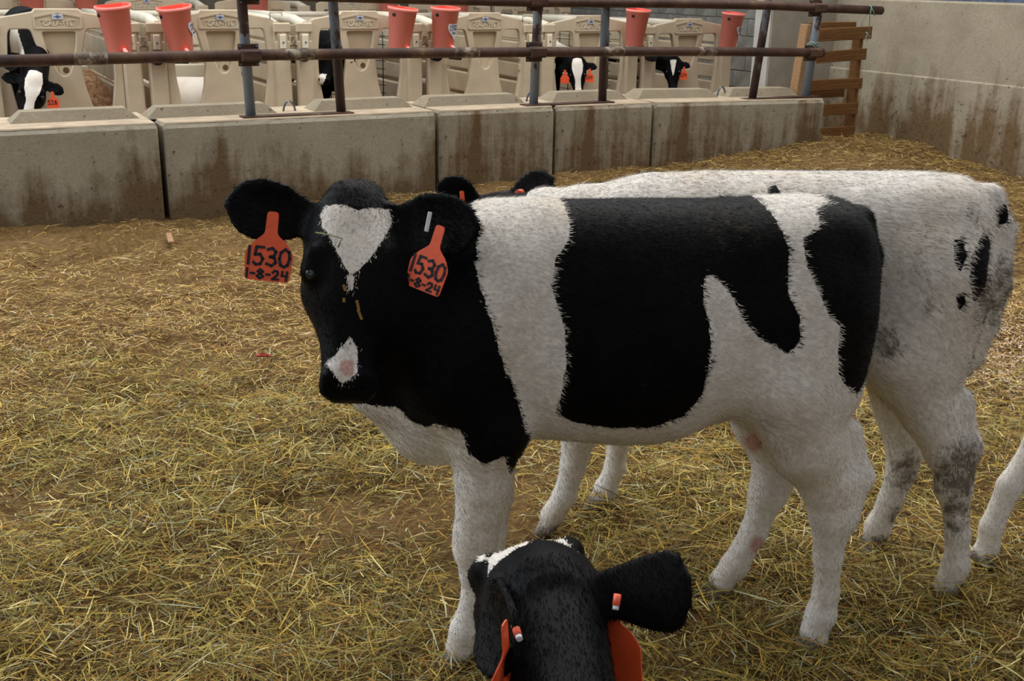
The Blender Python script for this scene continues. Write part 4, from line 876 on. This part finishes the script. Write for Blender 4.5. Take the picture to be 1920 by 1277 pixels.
# ---- calf at the right edge, facing right, mostly out of frame
FR = Frame((1.86, 2.66), (.97, .24))
def rl(x, y, z): w = at_depth(x, y, z); l = FR.loc(w); return tuple(l)
foot = FR.loc(on_ground(1843, 1040, .03))
rc = Calf('white calf cut off by the right edge, only its stretched hind leg in view', FR, .010, dict(poll=(.80, 0, .95), A=(.65, 0, -.75), N=(.75, 0, .65), s=.97),
  [((.79, .08, .93), (0, 1, .1), (1, 0, .2), .16, .1), ((.79, -.08, .93), (0, -1, .1), (1, 0, .2), .16, .1)],
  [[(-.28, -.06, .78, .12), (-.30, -.08, .62, .10), (-.42, foot[1], .44, .058), (-.525, foot[1], .335, .042), (foot[0]+.045, foot[1], .22, .030), (foot[0]+.012, foot[1], .11, .027), (foot[0]+.01, foot[1], .04, .030)],
   [(-.555, foot[1], .345, .018), (-.53, foot[1], .27, .030)],
   [(-.28, .06, .75, .12), (-.24, .10, .6, .1), (-.32, .12, .36, .05), (-.30, .12, .2, .028), (-.27, .12, .04, .03)]]+
   [[(.33, sd_*.09, .65, .09), (.34, sd_*.10, .40, .055), (.35, sd_*.10, .28, .042), (.35, sd_*.10, .2, .028), (.36, sd_*.10, .04, .03)] for sd_ in (-1, 1)],
  trunk=[(a*.82+.05, b_, c_, d_) for a, b_, c_, d_ in TRUNK], neck=[(.38, 0, .80, .16), (.58, 0, .86, .12), (.76, 0, .86, .09)],
  bounds=((-.80, -.36, -.02), (1.15, .30, 1.12)), hooves=[(foot[0], foot[1], -.01)])
rc.coat[:, 0] = -.05; P = rc.V; rc.coat[:, 1] = np.clip((.07-P[:, 2])/.06, 0, .6)+.32*np.clip(1.4-np.hypot(P[:, 0]+.5, P[:, 2]-.32)/.05, 0, 1)
rc.finish(fur=60000, furlen=.012)
# ---- calves in the pens
def bg_calf(label, off_origin, s0, poll_px, muz_px, depth_off, hs, sc, turn=0., blaze=None, coat=None, white_back=None, tags=(), h=.014, zbody=1.0):
    o = BP(s0, off_origin); hd = -N*math.cos(turn)+D*math.sin(turn); fr = Frame(o[:2], hd[:2])
    def wp(x, y, off): p = on_plane(x, y, P0+N*off, N); return p
    p_ = fr.loc(wp(*poll_px, depth_off)); m_ = fr.loc(wp(*muz_px, depth_off-.10)); A_ = m_-p_; ln = np.linalg.norm(A_); A_ /= ln
    Nn_ = fr.dir(CAM-fr.o); Nn_ = Nn_-(Nn_ @ A_)*A_; Nn_ /= np.linalg.norm(Nn_); Sd_ = np.cross(Nn_, A_)
    p_ = p_
    tr = [(a*sc, b_*zbody, c_*zbody, d_*sc) for a, b_, c_, d_ in TRUNK]
    legs = [[(x_*sc, sd_*.10, .65, .09), (x_*sc, sd_*.10, .40, .055), (x_*sc, sd_*.10, .2, .028), (x_*sc+.02, sd_*.10, .03, .03)] for x_ in (.33, -.36) for sd_ in (-1, 1)]
    c = Calf(label, fr, h, dict(poll=p_, A=A_, N=Nn_, s=hs), [tuple([p_+A_*.05*hs+Sd_*.07*sd_*hs-Nn_*.04, Sd_*sd_-A_*(-.12), Nn_, .145*hs, .082*hs, .02, 5.0, .007]) for sd_ in (-1, 1)],
      legs, trunk=tr, neck=[(.36*sc, 0, .80*zbody, .15), (.48*sc, 0, .80*zbody, .125), tuple(p_*.5+np.array([.48*sc, 0, .80*zbody])*.5)+(.105,), tuple(p_-Nn_*.07+A_*.03)+(.095,)], bounds=((-.56*sc-.03, -.42, -.02), (max(p_[0], m_[0])+.22, .42, 1.08*zbody+.05)))
    c.coat[:, 0] = .05
    if blaze is not None:
        w = poly_sd(c.H[:, :2], blaze); c.coat[:, 0] = np.where(c.is_head(-.04) & (c.H[:, 2] > -.07), -w, c.coat[:, 0])
    if coat: coat(c)
    c.finish(); c.Sd_ = Sd_
    for sd_, t1 in tags:
        w = fr.o+fr.R.T @ (p_+A_*.10*hs+Sd_*sd_*.135*hs+Nn_*.0); ear_tag(c, w, CAM-w, 0, t1, None, .95)
    return c
BW = [(-.02, -.045), (-.03, 0), (-.02, .045), (.05, .062), (.12, .055), (.2, .03), (.28, .033), (.42, .04), (.42, -.04), (.28, -.033), (.2, -.03), (.12, -.055), (.05, -.062)]
def c1(c):
    P = c.V; c.coat[:, 0] = np.where((P[:, 2] > .80) & (P[:, 1] < -.115) & (P[:, 0] > .3), -.02, c.coat[:, 0])
bg_calf('tall black calf with a full white blaze reaching down through the leftmost neck opening', OFF1+.72, L(66, 60, OFF1)[0]+.02, (66, 140), (50, 226), OFF1-.16, 1.0, 1.0, 0, BW, c1, tags=[(1, '528')], zbody=1.13)
bg_calf('black calf with a pinkish nose peering from behind the brown post', OFF1+.75, L(640, 60, OFF1)[0], (630, 84), (607, 152), OFF1+.02, .9, .9, .25, [(-.04, .0), (.02, .05), (.08, .01), (.02, -.01)],
   lambda c: c.coat.__setitem__((slice(None), 0), np.where((c.H[:, 0] > .30) & (c.H[:, 2] > -.09) & (c.H[:, 0] < .45) & (c.H[:, 1] < .01) & (np.abs(c.H[:, 1]) < .1), -.02, c.coat[:, 0])), zbody=.95)
bg_calf('black calf with a broad white face and two orange tags, in the fifth pen', OFF1+.70, L(1066, 60, OFF1)[0], (1082, 114), (1085, 184), OFF1-.10, .86, .88, 0, BW,
   lambda c: c.coat.__setitem__((slice(None), 0), np.where((c.V[:, 2] > .74) & (c.V[:, 0] > .32) & (c.V[:, 2] < .92) & (c.H[:, 0] < -.10) & (np.abs(c.V[:, 1]) < .09), -.02, c.coat[:, 0])), tags=[(1, '534'), (-1, None)], zbody=.9)
bg_calf('black calf with a small white forehead triangle and one orange tag, in the last pen', OFF1+.70, L(1240, 60, OFF1)[0], (1262, 112), (1262, 166), OFF1-.08, .80, .85, 0, [(.01, -.042), (.01, .042), (.20, .006), (.20, -.006)], None, tags=[(1, '529')], zbody=.85)
# white calf lying in the second pen
FL = Frame(BP(L(350, 170, OFF1+.8)[0]+.05, OFF1+1.0)[:2], (D[0]*-.9+N[0]*.4, D[1]*-.9+N[1]*.4))
lc = Calf('white calf lying down in the second pen, seen through its opening', FL, .016, dict(poll=(.40, -.25, .50), A=(.4, -.8, -.4), N=(.3, -.3, .9), s=.9), [((.40, -.17, .48), (.6, .7, .1), (0, 0, 1), .14, .09), ((.32, -.28, .48), (-.8, -.2, .1), (0, 0, 1), .14, .09)],
  [[(-.28, .16, .2, .1), (-.05, .24, .14, .05), (-.22, .27, .06, .03)], [(.25, .14, .15, .07), (.35, .2, .06, .04), (.2, .22, .05, .03)], [(-.28, -.12, .2, .1), (-.1, -.2, .1, .05)]],
  trunk=[(a*.9, b_-.46, c_-.44, d_*1.1) for a, b_, c_, d_ in TRUNK], neck=[(.36, 0, .34, .13), (.42, -.12, .43, .10), (.40, -.22, .45, .08)], bounds=((-.55, -.60, -.02), (.70, .40, .66)))
lc.coat[:, 0] = -.05; lc.coat[:, 1] = np.clip((.22-lc.V[:, 2])/.3, 0, .4); lc.finish()
# ---------------------------------------------------------------- hay and straw
def blades(name, n, region, lmin, lmax, wmin, wmax, palette, lift, keep=None, tilt=.18, seed=3, mat='hay', curl=.25):
    g = np.random.default_rng(seed); x0, x1, y0, y1 = region; m_ = int(n*3)
    x = g.uniform(x0, x1, m_); y = g.uniform(y0, y1, m_)
    if keep is not None: k = keep(x, y, g); x, y = x[k], y[k]
    x, y = x[:n], y[:n]; n = len(x); a = g.uniform(0, 2*math.pi, n); a = a+.9*(vnoise(x, y, 3, 9)-.5)*3
    l = g.uniform(lmin, lmax, n)*(.5+.7*g.random(n)); w = g.uniform(wmin, wmax, n); z = gz(x, y)+g.random(n)**1.7*lift*(.35+1.3*vnoise(x, y, 5, 21))+.002
    pt = g.normal(0, tilt, n); d = np.stack([np.cos(a)*np.cos(pt), np.sin(a)*np.cos(pt), np.sin(pt)], 1); sd_ = np.stack([-np.sin(a), np.cos(a), g.normal(0, .5, n)], 1); sd_ /= np.linalg.norm(sd_, axis=1)[:, None]
    c = np.stack([x, y, z], 1); bend = g.normal(0, curl, n); d2 = d*np.cos(bend)[:, None]+np.stack([-np.sin(a), np.cos(a), 0*a], 1)*np.sin(bend)[:, None]; d2[:, 2] -= .08
    p0 = c-d*l[:, None]/2; p1 = c; p2 = c+d2*l[:, None]/2; W_ = sd_*w[:, None]/2
    for p in (p0, p2): p[:, 2] = np.maximum(p[:, 2], gz(p[:, 0], p[:, 1])-.004)
    v = np.stack([p0-W_*.6, p0+W_*.6, p1+W_, p1-W_, p2+W_*.5, p2-W_*.5], 1).reshape(-1, 3); k = np.arange(n)*6
    f = np.concatenate([np.stack([k, k+1, k+2, k+3], 1), np.stack([k+3, k+2, k+4, k+5], 1)])
    me = mesh_np(name, v, f); pal_ = np.array(palette); i = g.choice(len(pal_), n, p=pal_[:, 3]/pal_[:, 3].sum()); col = pal_[i, :3]*(.65+.7*g.random((n, 1)))
    col = np.concatenate([col, np.ones((n, 1))], 1); at = me.attributes.new('tint', 'FLOAT_COLOR', 'POINT'); at.data.foreach_set('color', np.repeat(col, 6, 0).astype(np.float32).ravel())
    return link(name, me, M[mat])
def inview(x, y, front=-.02):
    dx = x-P0[0]; dy = y-P0[1]; s = dx*D[0]+dy*D[1]; off = dx*N[0]+dy*N[1]; half = (y*1.05+.35)*.49+.65
    return (np.abs(x) < half) & (((off < front)) | ((s > 5.1) & (off < .9))) & (s < SW-.01)
HAY = [(.52, .35, .065, 3), (.34, .265, .055, 4), (.23, .195, .05, 4), (.70, .58, .24, 1.5), (.30, .15, .03, 2.5), (.42, .42, .25, 1.2), (.11, .065, .018, 3.5)]
STR = [(.62, .42, .11, 3), (.74, .54, .19, 2.2), (.42, .31, .09, 2.5), (.36, .19, .06, 3), (.85, .72, .42, .8), (.18, .11, .04, 3)]
def knear(x, y, g): return inview(x, y) & (g.random(len(x)) < np.clip((1.75*vnoise(x, y, 2.2, 31)-.05)*(1-.75*np.clip((y-3.0)/1.0, 0, 1)), .1, 1))
def kmid(x, y, g): return inview(x, y) & (g.random(len(x)) < np.clip(1.4*vnoise(x, y, 1.6, 33)-.22+.42*(x > .3)+.2*(y > 6.5), .08, 1)*np.clip((y-2.9)/.8, .1, 1))
tag(blades('loose_hay', 76000, (-2.8, 2.9, 1.1, 4.1),   .03, .125, .0014, .0040, HAY, .055, knear, .2, seed=4, curl=.14), 'green-gold loose hay strewn thickly over the near floor', 'hay', None, 'stuff')
tag(blades('short_hay', 95000, (-2.8, 2.9, 1.1, 4.1), .010, .05, .0015, .0042, HAY+[(.24, .13, .045, 5)], .02, lambda x, y, g: inview(x, y) & (g.random(len(x)) < .25+1.1*vnoise(x, y, 2.2, 31)), .25, 5), 'short chopped hay bits under the loose hay in front', 'hay', None, 'stuff')
tag(blades('loose_straw', 74000, (-3.5, 3.7, 2.9, 5.6), .015, .085, .0018, .0042, [(a*.85, b_*.82, c_*.85, d_) for a, b_, c_, d_ in STR], .022, kmid, seed=6), 'yellow-brown straw scattered over the middle of the floor', 'straw', None, 'stuff')
tag(blades('trampled_straw', 60000, (-3.6, 4.5, 5.3, 9.6), .02, .09, .002, .0045, [(a*.62, b_*.60, c_*.6, d_) for a, b_, c_, d_ in STR], .02, kmid, seed=7), 'trampled brownish straw along the foot of the barrier and wall', 'straw', None, 'stuff')
SHV = [(.62, .45, .32, 3), (.75, .62, .48, 2), (.45, .27, .15, 2)]
tag(blades('wood_shavings', 14000, (1.0, 3.0, 2.9, 5.4), .006, .018, .004, .011, SHV, .012, lambda x, y, g: inview(x, y) & (g.random(len(x)) < np.exp(-((x-2.0)/.55)**2-((y-4.1)/.75)**2)), .3, 8), 'pinkish white wood shavings spread behind the white calf by the right wall', 'wood shavings', None, 'stuff')
w = on_ground(320, 462, .02); b = MB(); b.box((0, 0, 0), (.03, .22, .012), None, .003)
tag(b.build('wood_splinter', M['wood_l'], None, Matrix.Translation((w[0], w[1], float(gz(w[0], w[1]))+.022)) @ Matrix.Rotation(.35, 4, 'Z')), 'pale wood splinter lying on the floor near the barrier joint', 'wood splinter')
w = on_ground(492, 664, .02); b = MB(); b.add([(-.03, -.01, 0), (.0, -.014, .004), (.035, -.004, .001), (.04, .006, .0), (.0, .012, .008), (-.028, .012, .002)], [(0, 1, 2, 3, 4, 5)]); b.add([(-.03, -.01, -.004), (.0, -.014, 0), (.035, -.004, -.003), (.04, .006, -.004), (.0, .012, .003), (-.028, .012, -.002)], [(5, 4, 3, 2, 1, 0)])
tag(b.build('red_scrap', M['redscrap'], None, Matrix.Translation((w[0], w[1], float(gz(w[0], w[1]))+.03)) @ Matrix.Scale(.9, 4)), 'crumpled dark red scrap lying in the straw left of the facing calf', 'scrap')
